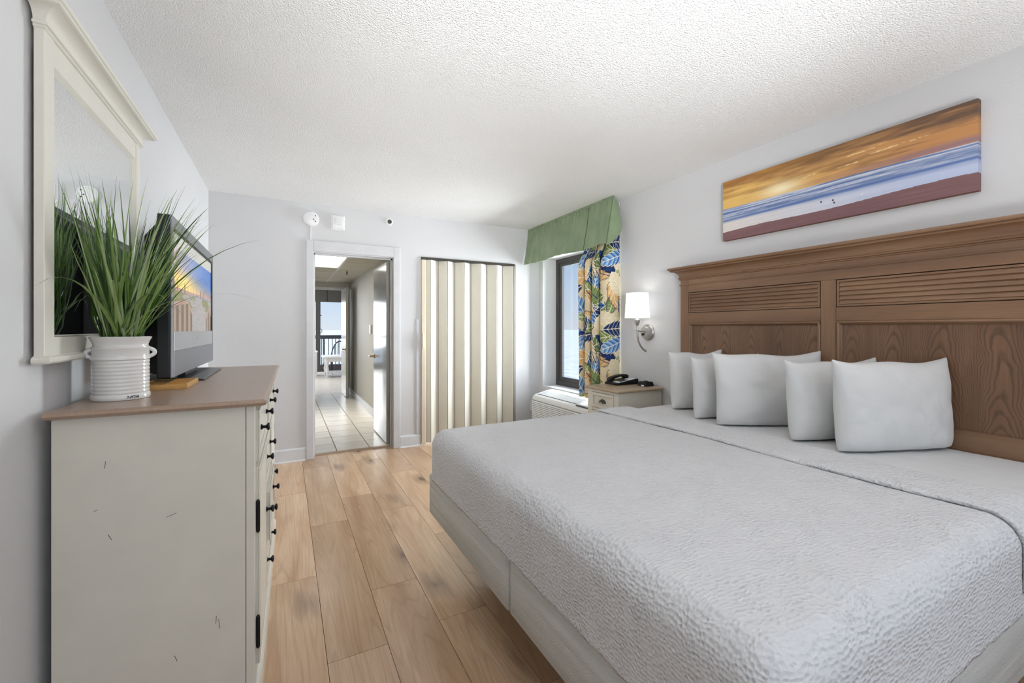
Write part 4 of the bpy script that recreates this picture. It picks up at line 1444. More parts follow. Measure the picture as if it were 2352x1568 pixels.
def leaf_print(s, z):
    """s across the cloth (m), z up (m): tropical leaf print"""
    rep = 0.80
    zz = np.mod(z, rep)
    img = np.zeros(s.shape + (3,))
    img[:] = (222, 205, 170)
    img += ((fbm(s * 14, zz * 14, 70) - 0.5) * 26)[..., None]
    rg = np.random.default_rng(5)
    pal = [((46, 96, 168), (138, 182, 224)), ((28, 44, 84), (44, 78, 140)), ((116, 136, 78), (150, 164, 104)), ((232, 196, 142), (214, 170, 112)),
           ((104, 124, 72), (128, 148, 92)), ((36, 86, 160), (96, 148, 208)), ((236, 226, 196), (226, 212, 178))]
    for k in range(58):
        cs, cz = rg.random() * 1.15, rg.random() * rep
        ang = rg.random() * 2 * math.pi
        Lh, Wd = rg.uniform(0.10, 0.22), rg.uniform(0.04, 0.09)
        c1, c2 = pal[k % len(pal)]
        nf = rg.integers(5, 9)
        ca, sa = math.cos(ang), math.sin(ang)
        for dz in (-rep, 0, rep):
            for ds in (-1.15, 0, 1.15):
                du, dv = s - cs - ds, zz - cz - dz
                p = (du * ca + dv * sa) / Lh
                q_ = (-du * sa + dv * ca)
                near = (np.abs(p) < 1.05) & (np.abs(q_) < Wd * 1.4)
                if not near.any():
                    continue
                t = (p + 1) / 2
                pr = np.sin(np.pi * np.clip(t, 0, 1)) ** 0.6
                fing = np.mod(t * nf - np.abs(q_) / Wd * 1.2, 1.0)
                edge = Wd * pr * (0.72 + 0.34 * fing)
                ins = near & (np.abs(q_) < edge)
                outl = near & (np.abs(q_) < edge + 0.007) & ~ins
                img[outl] = (240, 232, 206) if k % 3 else (34, 46, 84)
                shade = np.clip(0.5 + 0.5 * np.sin(fing * 6.28) * 0.7 + 0.4 * p, 0, 1)
                cc = lerp(c1, c2, shade)
                img[ins] = cc[ins]
                vein = ins & ((np.abs(q_) < 0.0035) | (fing < 0.09))
                img[vein] = (238, 230, 204) if k % 4 else (30, 52, 100)
    return img


ns, nz = 460, 640
sA = np.linspace(0, 1, ns)
# plan path of the pleated cloth: return from the wall, then folds along the track
ctrl = [(2.742, 3.062), (2.70, 3.052), (2.645, 3.050), (2.592, 3.075), (2.580, 3.12), (2.60, 3.165), (2.655, 3.185), (2.645, 3.205), (2.590, 3.215), (2.575, 3.255), (2.60, 3.295), (2.652, 3.310), (2.640, 3.330),
        (2.588, 3.338), (2.577, 3.375), (2.605, 3.405), (2.650, 3.420), (2.636, 3.438), (2.586, 3.448), (2.580, 3.480), (2.612, 3.500), (2.65, 3.512)]
cp = np.array(ctrl)
# Catmull-Rom resampling
def cat(cp, n):
    k = len(cp)
    t = np.linspace(0, k - 1 - 1e-6, n * 4)
    i = np.floor(t).astype(int)
    f = (t - i)[:, None]
    p0 = cp[np.clip(i - 1, 0, k - 1)]
    p1 = cp[i]
    p2 = cp[np.clip(i + 1, 0, k - 1)]
    p3 = cp[np.clip(i + 2, 0, k - 1)]
    q_ = 0.5 * (2 * p1 + (p2 - p0) * f + (2 * p0 - 5 * p1 + 4 * p2 - p3) * f ** 2 + (3 * p1 - p0 - 3 * p2 + p3) * f ** 3)
    dl = np.r_[0, np.cumsum(np.linalg.norm(np.diff(q_, axis=0), axis=1))]
    u = np.linspace(0, dl[-1], n)
    return np.stack([np.interp(u, dl, q_[:, 0]), np.interp(u, dl, q_[:, 1])], 1), dl[-1]


path, plen = cat(cp, ns)
zA = np.linspace(CZ0, CZ1, nz)
Sg, Zg = np.meshgrid(np.linspace(0, plen, ns), zA, indexing='ij')
tz = (Zg - CZ0) / (CZ1 - CZ0)
Xc = path[:, 0][:, None] + 0 * Zg
Yc = path[:, 1][:, None] + 0 * Zg
Xc = 2.62 + (Xc - 2.62) * (1.0 - 0.12 * tz) + 0.004 * np.sin(Sg * 30 + Zg * 2.5)
kk = np.clip((Zg - 1.86) / 0.2, 0, 1)
kk = kk * kk * (3 - 2 * kk)
Xc = Xc * (1 - kk) + (2.672 + 0.30 * (Xc - 2.62)) * kk
Xc = np.where(Sg < 0.05, path[:, 0][:, None], Xc)
Xc = np.minimum(Xc, 2.746)
Yc = Yc + 0.012 * np.sin(Zg * 1.7 + Sg * 4) * (Sg / plen)
Pc = np.stack([Xc, Yc, Zg], -1)
cimg = leaf_print(Sg, Zg)
cu = thing('window_curtain', 'long curtain of blue and green tropical leaf print', 'curtain', (2.64, 3.28, CZ0))
co = printed('cloth', Pc, cimg, attr_mat('printed_cotton', 0.85, 0.0, (500, 0.1, 0.001)), cu)
co.data.polygons.foreach_set('use_smooth', [True] * len(co.data.polygons))
# pale lining hanging behind on the window side
Pl = np.stack([Xc[-80:] + 0.03, Yc[-80:] + 0.022, Zg[-80:]], -1)[::4, ::8]
M['lining'] = plain('curtain_lining', S(176, 182, 196), 0.8)
MB().grid(Pl).build('lining', M['lining'], cu, smooth=True)
MB().box(2.60, 2.63, 3.06, 4.45, 2.416, 2.438).build('curtain_track', M['white'], cu)

# ------------------------------------------------------------------ valance
va = thing('window_valance', 'sage green gathered valance across the top of the window', 'valance', (2.58, 3.75, 2.0))
nA, nZ = 300, 24


def valance_panel(ya, yb, name='valance_panel', lift=0.0):
    n_ = max(12, int((yb - ya) * 160))
    yv_, t_ = np.meshgrid(np.linspace(ya, yb, n_), np.linspace(0, 1, nZ), indexing='ij')
    gather = 0.007 * np.sin(yv_ * 95 + 3 * np.sin(yv_ * 9)) * np.exp(-t_ * 3.2) + 0.011 * np.sin(yv_ * 19 + 2.6 * np.sin(yv_ * 6)) * t_ + 0.005 * np.sin(yv_ * 41 + 2 * t_ + 2 * np.sin(yv_ * 7))
    x_ = 2.602 - 0.085 * t_ ** 1.1 - gather
    e = np.minimum((yv_ - ya), (yb - yv_)) / 0.03
    x_ = x_ + 0.022 * np.exp(-e * 2.2) * t_
    z_ = 2.434 - (0.432 + lift) * t_ - 0.006 * np.sin(yv_ * 8) * t_
    o = MB().grid(np.stack([x_, yv_, z_], -1)).build(name, M['green'], va, smooth=True)
    sm = o.modifiers.new('thick', 'SOLIDIFY')
    sm.thickness = 0.004
    return o


valance_panel(2.985, 3.335)
valance_panel(3.342, 4.128)
valance_panel(4.136, 4.508)
# return flap at the near end, lifted towards the wall
nn = 20
a_, t_ = np.meshgrid(np.linspace(0, 1, nn), np.linspace(0, 1, nZ), indexing='ij')
x_ = 2.602 - 0.085 * t_ + a_ * (0.105 + 0.075 * t_)
y_ = 2.985 + 0.055 * a_ * (1 - t_) - 0.05 * a_ * t_ * (1 - a_)
y_ = y_ - 0.045 * np.sin(a_ * np.pi) * t_
z_ = 2.434 - (0.45 - 0.20 * a_ ** 1.3) * t_ - 0.03 * a_ * (1 - t_)
fo = MB().grid(np.stack([np.minimum(x_, 2.748), y_, z_], -1)).build('return_flap', M['green'], va, smooth=True)
sm = fo.modifiers.new('thick', 'SOLIDIFY')
sm.thickness = 0.004
MB().box(2.596, 2.612, 2.985, 4.508, 2.415, 2.4385).build('mounting_board', M['green'], va)

# ------------------------------------------------------------------ nightstand and what stands on it
nsd = thing('nightstand', 'cream nightstand with tan top and cup pull beside the bed', 'nightstand', (2.49, 2.74, 0))
NX0, NX1, NY0, NY1 = 2.272, 2.735, 2.552, 2.928
MB().box(NX0 + 0.012, NX1, NY0, NY1, 0.06, 0.742).build('body', M['cream'], nsd, bevel=0.002)
fr = MB()
fr.box(NX0, NX0 + 0.012, NY0, NY0 + 0.05, 0.06, 0.742)
fr.box(NX0, NX0 + 0.012, NY1 - 0.05, NY1, 0.06, 0.742)
fr.box(NX0, NX0 + 0.012, NY0 + 0.05, NY1 - 0.05, 0.722, 0.742)
fr.box(NX0, NX0 + 0.012, NY0 + 0.05, NY1 - 0.05, 0.572, 0.592)
fr.build('front_frame', M['cream'], nsd)
tl = moulded([(0.0, 0.742), (0.012, 0.745), (0.016, 0.752), (0.013, 0.760), (0.006, 0.764), (0.0, 0.765)], NX1, NX0, 0, 0)
tl = MB()
for o_, z in [(0.0, 0.742), (0.012, 0.745), (0.016, 0.752), (0.013, 0.760), (0.006, 0.764), (0.0, 0.765)]:
    tl.v += [(NX0 - 0.008 - o_, NY0 - 0.008 - o_, z), (NX1, NY0 - 0.008 - o_, z), (NX1, NY1 + 0.008 + o_, z), (NX0 - 0.008 - o_, NY1 + 0.008 + o_, z)]
for i in range(5):
    for k in range(4):
        k2 = (k + 1) % 4
        tl.f.append((i * 4 + k, i * 4 + k2, (i + 1) * 4 + k2, (i + 1) * 4 + k))
tl.f += [(3, 2, 1, 0), (20, 21, 22, 23)]
M['nstop'] = plain('nightstand_top_stain', S(172, 152, 126), 0.3, var=0.06, vscale=30)
tl.build('top', M['nstop'], nsd)
pb = MB().box(NX0 - 0.012, NX1, NY0 - 0.012, NY1 + 0.012, 0.0, 0.06).build('plinth', M['cream'], nsd, bevel=0.004)
for z0, z1 in ((0.596, 0.718), (0.33, 0.568), (0.08, 0.31)):
    d_ = MB().box(NX0 + 0.004, NX0 + 0.010, NY0 + 0.053, NY1 - 0.053, z0, z1)
    do = d_.build('drawer', M['cream'], nsd)
    fm = MB()
    y0, y1, f_ = NY0 + 0.053, NY1 - 0.053, 0.024
    fm.box(NX0 - 0.006, NX0 + 0.004, y0, y1, z0, z0 + f_)
    fm.box(NX0 - 0.006, NX0 + 0.004, y0, y1, z1 - f_, z1)
    fm.box(NX0 - 0.006, NX0 + 0.004, y0, y0 + f_, z0 + f_, z1 - f_)
    fm.box(NX0 - 0.006, NX0 + 0.004, y1 - f_, y1, z0 + f_, z1 - f_)
    fm.build('raised_border', M['cream'], do, bevel=0.002)
    # cup pull: half dome
    cp_ = MB()
    yc, zc = (y0 + y1) / 2, (z0 + z1) / 2 - 0.004
    for i in range(7):
        t = i / 6 * math.pi / 2
        for j in range(13):
            a = j / 12 * math.pi
            cp_.v.append((NX0 + 0.004 - 0.024 * math.sin(t), yc + 0.040 * math.cos(a) * math.cos(t * 0.75), zc - 0.012 + 0.030 * math.sin(a) * math.cos(t * 0.8)))
    for i in range(6):
        for j in range(12):
            q = i * 13 + j
            cp_.f.append((q, q + 1, q + 14, q + 13))
    cp_.build('cup_pull', M['darkline'], do, smooth=True)

ph = thing('telephone', 'black desk telephone with white key card on the nightstand', 'telephone', (2.585, 2.86, 0.7655))
p0, p1 = 2.785, 2.945
MB().prism([(2.465, 0.7655), (2.465, 0.780), (2.475, 0.783), (2.69, 0.812), (2.705, 0.809), (2.71, 0.7655)], 'y', p0, p1).build('base', M['black'], ph, bevel=0.003)


def slope(x):
    return 0.783 + (x - 2.475) * (0.029 / 0.215)


cdd = MB().hexa([(2.49, p0 + 0.008, slope(2.49)), (2.685, p0 + 0.008, slope(2.685)), (2.685, p0 + 0.085, slope(2.685)), (2.49, p0 + 0.085, slope(2.49)),
                 (2.49, p0 + 0.008, slope(2.49) + 0.0015), (2.685, p0 + 0.008, slope(2.685) + 0.0015), (2.685, p0 + 0.085, slope(2.685) + 0.0015), (2.49, p0 + 0.085, slope(2.49) + 0.0015)]).build('key_card', M['card'], ph)
for i in range(4):
    for j in range(3):
        x, y = 2.53 + i * 0.021, p0 + 0.020 + j * 0.021
        MB().box(x, x + 0.013, y, y + 0.013, slope(x), slope(x) + 0.006).build('key', M['black'], cdd, bevel=0.001)
hs = [(2.478, 0.788), (2.478, 0.812), (2.50, 0.822), (2.535, 0.831), (2.58, 0.839), (2.63, 0.843), (2.665, 0.842), (2.69, 0.834), (2.69, 0.812), (2.655, 0.809), (2.63, 0.823), (2.58, 0.821), (2.54, 0.812), (2.515, 0.792)]
MB().prism(hs, 'y', p0 + 0.100, p0 + 0.148).build('handset', M['black'], ph, bevel=0.006)
pts = []
for i in range(60):
    t = i / 59
    pts.append((2.468 + 0.005 * math.cos(i * 1.9) - 0.004, p0 + 0.01 + 0.13 * t, 0.7715 + 0.004 * math.sin(i * 1.9)))
MB().tube(pts, 0.0022, 6).build('coiled_cord', M['black'], ph)

bx = thing('black_dock', 'small black tapered box with white label on the nightstand', 'charging dock', (2.672, 2.665, 0.7655))
MB().hexa([(2.625, 2.618, 0.7655), (2.722, 2.618, 0.7655), (2.722, 2.715, 0.7655), (2.625, 2.715, 0.7655),
           (2.634, 2.627, 0.801), (2.713, 2.627, 0.801), (2.713, 2.706, 0.801), (2.634, 2.706, 0.801)]).build('case', M['black'], bx, bevel=0.003)
MB().box(2.664, 2.684, 2.656, 2.676, 0.801, 0.807).build('top_button', M['black'], bx)
MB().hexa([(2.622, 2.640, 0.7675), (2.626, 2.640, 0.7675), (2.626, 2.668, 0.7675), (2.622, 2.668, 0.7675),
           (2.624, 2.640, 0.776), (2.628, 2.640, 0.776), (2.628, 2.668, 0.776), (2.624, 2.668, 0.776)]).build('white_label', M['white'], bx)
MB().tube([(2.64, 2.712, 0.769), (2.65, 2.74, 0.768), (2.68, 2.77, 0.768), (2.70, 2.786, 0.768)], 0.002, 6).build('power_cord', M['black'], bx)

# ------------------------------------------------------------------ wall sconce
LX, LYc = 2.615, 2.705


def sconce(yc, label):
    w = thing('wall_sconce', label, 'lamp', (XR, yc, 1.21))
    fixn(MB().lathe([(0.070, 0.0), (0.070, -0.010), (0.062, -0.018), (0.058, -0.018), (0.052, -0.040), (0.040, -0.046), (0.001, -0.046)], (XR, yc + 0.012, 1.212), 'x', 32, cap=False).build('back_plate', M['silver'], w, smooth=True))
    MB().box(XR - 0.058, XR - 0.044, yc + 0.020, yc + 0.034, 1.185, 1.205).build('switch', M['black'], w)
    MB().tube([(XR - 0.044, yc + 0.010, 1.222), (LX + 0.04, yc + 0.004, 1.224), (LX - 0.008, yc, 1.226)], 0.0085, 10).build('arm', M['silver'], w, smooth=True)
    pts = [(LX, yc, 1.285), (LX, yc, 1.23), (LX + 0.002, yc, 1.18), (LX + 0.014, yc, 1.135), (LX + 0.036, yc, 1.10), (LX + 0.066, yc, 1.072), (LX + 0.092, yc, 1.058)]
    MB().tube(pts, [0.008, 0.008, 0.0085, 0.0085, 0.0085, 0.0085, 0.0085], 10).build('stem', M['silver'], w, smooth=True)
    fixn(MB().lathe([(0.001, -0.013), (0.008, -0.010), (0.0125, 0.0), (0.008, 0.010), (0.001, 0.013)], (LX + 0.094, yc, 1.057), seg=14, cap=False).build('finial', M['silver'], w, smooth=True))
    MB().lathe([(0.008, 1.268), (0.014, 1.282), (0.022, 1.300), (0.024, 1.318), (0.018, 1.322)], (LX, yc, 0), seg=18).build('cup', M['silver'], w, smooth=True)
    MB().lathe([(0.102, 1.335), (0.102, 1.3385), (0.0905, 1.5385), (0.0905, 1.542), (0.0885, 1.542), (0.0885, 1.5385), (0.100, 1.3385), (0.100, 1.335)], (LX, yc, 0), seg=40, cap=False).build('shade', M['shade'], w, smooth=True)
    MB().lathe([(0.0085, 1.32), (0.0085, 1.40), (0.022, 1.43), (0.020, 1.46), (0.006, 1.475)], (LX, yc, 0), seg=14).build('bulb', emit('bulb_glow', (1, 0.97, 0.92), 1.5), w, smooth=True)
    add_light('sconce_bulb', 'POINT', (LX, yc, 1.47), 0.22, (1.0, 0.96, 0.88), radius=0.03)
    return w


sconce(LYc, 'lit wall sconce with white drum shade above the nightstand')

# ------------------------------------------------------------------ painting
PY0, PY1, PZ0, PZ1 = 0.723, 1.980, 1.858, 2.267
pa = thing('canvas_painting', 'wide canvas print of a golden sunset over blue surf above the headboard', 'painting', (XR, 1.35, PZ0))
nu, nv = 620, 210
U, V = np.meshgrid(np.linspace(0, 1, nu), np.linspace(0, 1, nv), indexing='ij')


def beach(U, V):
    hor = 0.535 - 0.0 * U
    t = np.clip((V - hor) / (1 - hor), 0, 1)
    warm = lerp((236, 192, 112), (200, 144, 92), U * 1.3 - 0.1)
    brown = lerp((168, 116, 62), (108, 84, 68), U * 1.1)
    st = fbm(U * 3.2 + 0.8 * V, V * 15 + U * 2.2, 41, 5)
    st2 = fbm(U * 9 - 1.5 * V, V * 30 - U * 3.5, 55, 5)
    k = np.clip(t * 1.25 - 0.18 + (st - 0.5) * 1.8 + (st2 - 0.5) * 1.2, 0, 1)
    img = warm * (1 - k[..., None]) + brown * k[..., None]
    gold = np.clip((st - 0.55) * 5, 0, 1) * (1 - np.clip(U * 1.5, 0, 1)) * 0.7
    img = lerp(img, (236, 178, 76), 0.0 * U) * (1 - gold[..., None]) + np.array((236, 178, 76.)) * gold[..., None]
    pur = np.clip(1 - np.abs(V - hor - 0.03) / 0.07, 0, 1) * np.clip((U - 0.35) * 1.8, 0, 1)
    img = img * (1 - 0.8 * pur[..., None]) + np.array((146, 116, 140.)) * 0.8 * pur[..., None]
    glow = np.exp(-(((U - 0.315) / 0.10) ** 2 + ((V - 0.625) / 0.10) ** 2))
    img = img * (1 - glow[..., None]) + np.array((255, 240, 196.)) * glow[..., None]
    for (u0, u1, v0, sl) in ((0.60, 0.70, 0.80, 0.25), (0.68, 0.80, 0.745, 0.30), (0.84, 0.875, 0.765, 0.3), (0.56, 0.64, 0.685, 0.2), (0.42, 0.49, 0.69, 0.3), (0.71, 0.74, 0.83, 0.2), (0.81, 0.83, 0.755, 0.3)):
        m_ = (U > u0) & (U < u1) & (np.abs(V - v0 - (U - u0) * sl * 0.4) < 0.008)
        img = over(img, m_ * 0.75 * np.clip((fbm(U * 60, V * 40, 90) - 0.3) * 3, 0, 1), (250, 226, 170))
    # surf
    sea = V < hor
    s1 = fbm(U * 3.0 + 0.5 * V, V * 62 + 0.6 * np.sin(U * 7), 61, 5)
    s2 = fbm(U * 18, V * 60, 67, 3)
    bl = lerp((98, 120, 168), (208, 212, 224), np.clip((s1 - 0.33) * 2.6 + (s2 - 0.5) * 0.7, 0, 1))
    wash = np.clip((0.40 - V) / 0.10, 0, 1) * 0.9
    washc = lerp((236, 226, 214), (196, 206, 232), U * 1.2)
    bl = bl * (1 - wash[..., None]) + washc * wash[..., None]
    stripe = np.exp(-((V - 0.335 - 0.03 * U) / 0.022) ** 2) * 0.8
    bl = bl * (1 - stripe[..., None]) + np.array((76, 104, 168.)) * stripe[..., None]
    img = np.where(sea[..., None], bl, img)
    sandedge = 0.14 + 0.055 * U + 0.012 * np.sin(U * 9)
    sn = lerp((142, 106, 106), (118, 86, 90), fbm(U * 6, V * 60, 71))
    img = np.where((V < sandedge)[..., None], sn, img)
    for (u, v) in ((0.497, 0.275), (0.545, 0.262), (0.55, 0.225), (0.655, 0.255)):
        m_ = ((U - u) / 0.004) ** 2 + ((V - v) / 0.014) ** 2 < 1
        img = over(img, m_, (70, 60, 70) if u < 0.6 else (235, 225, 225))
    return img


img = beach(U, V)
xf = XR - 0.036
Pp = np.stack([np.full_like(U, xf), PY1 - U * (PY1 - PY0), PZ0 + V * (PZ1 - PZ0)], -1)
pm = attr_mat('canvas_print', 0.55, 0.0, (900, 0.12, 0.0006), 0.35)
printed('canvas_front', Pp, img, pm, pa)
# wrapped edges carry the picture round the side
for nm, yv_, uu in (('canvas_side', PY0, 1.0), ('canvas_side', PY1, 0.0)):
    a, b_ = np.meshgrid(np.linspace(0, 1, 6), np.linspace(0, 1, nv), indexing='ij')
    Pe = np.stack([xf + a * 0.035, np.full_like(a, yv_), PZ0 + b_ * (PZ1 - PZ0)], -1)
    printed(nm, Pe, img[-1 if uu else 0][None].repeat(6, 0) * 0.92, pm, pa)
MB().box(xf + 0.001, XR - 0.001, PY0 + 0.001, PY1 - 0.001, PZ0, PZ1).build('stretcher', M['canvas_edge'], pa)

# ------------------------------------------------------------------ headboard
hb = thing('headboard', 'dark stained oak headboard with louvred panels and crown', 'headboard', (XR, 1.305, 0))
HX, HXB = 2.690, XR - 0.002
H0, H1 = 0.288, 2.323
PWD = 0.073
for a, b_ in ((H1 - PWD, H1), (H0, H0 + PWD)):
    MB().box(HX, HXB, a, b_, 0.0, 1.628).build('post', M['hb_v'], hb, bevel=0.002)
MB().box(HX, HXB, 1.267, 1.343, 0.62, 1.515).build('centre_stile', M['hb_v'], hb, bevel=0.0015)
MB().box(HX, HXB, H0 + PWD + 0.001, H1 - PWD - 0.001, 1.5155, 1.628).build('top_rail', M['hb_h'], hb, bevel=0.0015)
for a, b_ in ((H0 + PWD + 0.001, 1.266), (1.344, H1 - PWD - 0.001)):
    MB().box(HX, HXB, a, b_, 1.288, 1.362).build('middle_rail', M['hb_h'], hb, bevel=0.0015)
    MB().box(HX, HXB, a, b_, 0.60, 0.787).build('bottom_rail', M['hb_h'], hb, bevel=0.0015)
    # louvre opening
    MB().box(HX + 0.022, HXB, a, b_, 1.3625, 1.515).build('louvre_back', M['hb_dark'], hb)  # dark colour stands for the shade in the gaps between slats
    lf_ = MB()
    f_ = 0.010
    lf_.box(HX + 0.001, HX + 0.014, a + 0.004, b_ - 0.004, 1.366, 1.366 + f_)
    lf_.box(HX + 0.001, HX + 0.014, a + 0.004, b_ - 0.004, 1.511 - f_, 1.511)
    lf_.box(HX + 0.001, HX + 0.014, a + 0.004, a + 0.004 + f_, 1.366 + f_, 1.511 - f_)
    lf_.box(HX + 0.001, HX + 0.014, b_ - 0.004 - f_, b_ - 0.004, 1.366 + f_, 1.511 - f_)
    lf_.build('louvre_frame', M['hb_h'], hb)
    for k in range(5):
        z = 1.3785 + k * 0.0246
        MB().hexa([(HX - 0.001, a + 0.016, z), (HX + 0.006, a + 0.016, z - 0.003), (HX + 0.006, b_ - 0.016, z - 0.003), (HX - 0.001, b_ - 0.016, z),
                   (HX + 0.009, a + 0.016, z + 0.0232), (HX + 0.017, a + 0.016, z + 0.0205), (HX + 0.017, b_ - 0.016, z + 0.0205), (HX + 0.009, b_ - 0.016, z + 0.0232)]).build('louvre_slat', M['hb_h'], hb)
    # lower panel and its moulding
    MB().box(HX + 0.014, HXB, a, b_, 0.787, 1.288).build('panel', M['hb_c'], hb)
    mo = 0.024
    z0, z1 = 0.7875, 1.2875
    pf = [(0.0, 0.0), (-0.004, 0.004), (-0.006, 0.010), (-0.001, 0.016), (0.006, 0.019), (0.013, mo), (0.0139, 0.0)]
    def mould(side):
        mb = MB()
        if side == 't':
            mb.prism([(HX + dx, z1 - dz) for dx, dz in pf], 'y', a + 0.001, b_ - 0.001)
        elif side == 'l':
            mb.prism([(HX + dx, b_ - 0.001 - dz) for dx, dz in pf], 'z', z0, z1 - 0.002)
        elif side == 'r':
            mb.prism([(HX + dx, a + 0.001 + dz) for dx, dz in pf], 'z', z0, z1 - 0.002)
        return mb
    fixn(mould('t').build('panel_moulding', M['hb_h'], hb))
    fixn(mould('l').build('panel_moulding', M['hb_v'], hb))
    fixn(mould('r').build('panel_moulding', M['hb_v'], hb))


def hmould(loops, name):
    mb = MB()
    for o_, z in loops:
        mb.v += [(HXB, H0 - o_, z), (HX - o_, H0 - o_, z), (HX - o_, H1 + o_, z), (HXB, H1 + o_, z)]
    for i in range(len(loops) - 1):
        for k in range(4):
            k2 = (k + 1) % 4
            mb.f.append((i * 4 + k, i * 4 + k2, (i + 1) * 4 + k2, (i + 1) * 4 + k))
    mb.f.append((3, 2, 1, 0))
    n_ = (len(loops) - 1) * 4
    mb.f.append((n_, n_ + 1, n_ + 2, n_ + 3))
    return fixn(mb.build(name, M['hb_h'], hb))


hmould([(0.0005, 1.570), (0.005, 1.571), (0.007, 1.5755), (0.005, 1.580), (0.0005, 1.581)], 'bead_moulding')
cvv = [(0.0005, 1.612), (0.006, 1.613), (0.008, 1.617), (0.006, 1.621), (0.012, 1.622), (0.013, 1.627), (0.011, 1.631), (0.006, 1.633)]
for q in range(8):
    a = q / 7 * math.pi / 2
    cvv.append((0.006 + 0.044 * (1 - math.cos(a)), 1.634 + 0.044 * math.sin(a)))
cvv += [(0.054, 1.680), (0.056, 1.685), (0.054, 1.690), (0.066, 1.692), (0.069, 1.698), (0.067, 1.706), (0.062, 1.709), (0.0, 1.710)]
hmould(cvv, 'crown_moulding')

# ------------------------------------------------------------------ bed
BXF, BXH = 0.70, 2.684
BYN, BYFAR = 0.415, 2.262
MZ = 0.690
bed = thing('bed', 'king bed base and mattress with grey knit covered box springs', 'bed', (1.69, 1.305, 0))


def rounded_box(x0, x1, y0, y1, z0, z1, r, nx=40, ny=40):
    mb = MB()
    loops = []
    def outline(inset):
        pts = []
        rr = max(r - inset, 0.004)
        for cx_, cy_, a0 in ((x1 - r, y1 - r, 0), (x0 + r, y1 - r, 90), (x0 + r, y0 + r, 180), (x1 - r, y0 + r, 270)):
            for k in range(6):
                a = R(a0 + k * 18)
                pts.append((cx_ + rr * math.cos(a), cy_ + rr * math.sin(a)))
        return pts
    e = 0.012
    prof = [(e, z0), (0.005, z0 + 0.005), (0, z0 + e), (0, z1 - e), (0.005, z1 - 0.005), (e, z1)]
    for ins, z in prof:
        o_ = outline(ins)
        mb.v += [(p[0], p[1], z) for p in o_]
    k = 24
    for i in range(len(prof) - 1):
        for j in range(k):
            j2 = (j + 1) % k
            mb.f.append((i * k + j, i * k + j2, (i + 1) * k + j2, (i + 1) * k + j))
    mb.f.append(tuple(reversed(range(k))))
    mb.f.append(tuple((len(prof) - 1) * k + j for j in range(k)))
    return mb


BS0, BS1 = 0.245, 0.462
rounded_box(BXF - 0.012, BXH - 0.02, 1.338, BYFAR + 0.016, BS0, BS1, 0.018).build('box_spring', M['knit'], bed, smooth=True)
rounded_box(BXF - 0.010, BXH - 0.02, BYN - 0.012, 1.336, BS0, BS1, 0.018).build('box_spring', M['knit'], bed, smooth=True)
rounded_box(BXF + 0.02, BXH - 0.012, BYN + 0.02, BYFAR - 0.02, BS1, MZ - 0.012, 0.06).build('mattress', M['sheet'], bed, smooth=True)
# frame under the box springs
MB().box(BXF + 0.12, BXH - 0.1, BYFAR - 0.12, BYFAR - 0.08, 0.19, BS0).build('side_rail', M['black'], bed)
MB().box(BXF + 0.12, BXH - 0.1, BYN + 0.08, BYN + 0.12, 0.19, BS0).build('side_rail', M['black'], bed)
MB().box(BXF + 0.12, BXF + 0.16, BYN + 0.12, BYFAR - 0.12, 0.19, BS0).build('cross_rail', M['black'], bed)
for lx in (BXF + 0.3, BXH - 0.3):
    for ly in (BYN + 0.35, 1.30, BYFAR - 0.35):
        MB().lathe([(0.03, 0), (0.03, 0.02), (0.016, 0.03), (0.016, 0.245)], (lx, ly, 0), seg=12).build('leg', M['black'], bed)


def drape(x0, x1, y0, y1, ztop, r, drop_foot, drop_side, nx, ny, open_head=True, foot=True, wr=0.004, seed=1):
    """cloth lying on a box top and hanging over foot (low x) and both sides"""
    ef = r * math.pi / 2 + drop_foot if foot else 0
    es = r * math.pi / 2 + drop_side
    ax = np.linspace(x0 + (r if foot else 0) - ef, x1, nx)
    by = np.linspace(y0 + r - es, y1 - r + es, ny)
    A, B = np.meshgrid(ax, by, indexing='ij')
    qx = np.maximum(A, x0 + r) if foot else A
    qy = np.clip(B, y0 + r, y1 - r)
    dx, dy = A - qx, B - qy
    L = np.sqrt(dx * dx + dy * dy)
    nxn = np.where(L > 1e-9, dx / np.maximum(L, 1e-9), 0)
    nyn = np.where(L > 1e-9, dy / np.maximum(L, 1e-9), 0)
    lim = r * math.pi / 2 + drop_side
    L = np.minimum(L, lim)
    arc = np.minimum(L, r * math.pi / 2)
    h = r * np.sin(arc / r)
    d = r * (1 - np.cos(arc / r)) + np.maximum(L - r * math.pi / 2, 0)
    X, Y, Z = qx + nxn * h, qy + nyn * h, ztop - d
    cx_, cy_ = (x0 + x1) / 2, (y0 + y1) / 2
    wx = np.clip(1 - ((A - cx_) / ((x1 - x0) / 2)) ** 2, 0, 1)
    wy = np.clip(1 - ((B - cy_) / ((y1 - y0) / 2)) ** 2, 0, 1)
    Z = Z + 0.010 * np.sqrt(wx * wy)
    n1 = fbm(A * 6 + 50, B * 6 + 50, seed, 3) - 0.5
    Z = Z + wr * 2 * n1 * (L < 0.02)
    side = np.clip((L - r) / 0.1, 0, 1)
    n2 = fbm((A + B) * 9 + 50, (A - B) * 9 + 50, seed + 9, 3) - 0.5
    X = X + nxn * (n2 * 0.005 + 0.003) * side
    Y = Y + nyn * (n2 * 0.005 + 0.003) * side
    hem = L > lim - 0.03
    Z = Z + np.where(hem, 0.0015 * np.sin((A + B) * 55), 0)
    return np.stack([X, Y, Z], -1)


CT = MZ + 0.012
cvt = thing('bed_coverlet', 'white textured matelasse coverlet spread over the bed', 'coverlet', (1.4, 1.305, 0.45))
Pcv = drape(BXF - 0.012, 1.86, BYN - 0.014, BYFAR + 0.012, CT, 0.075, 0.185, 0.185, 170, 260, seed=3)
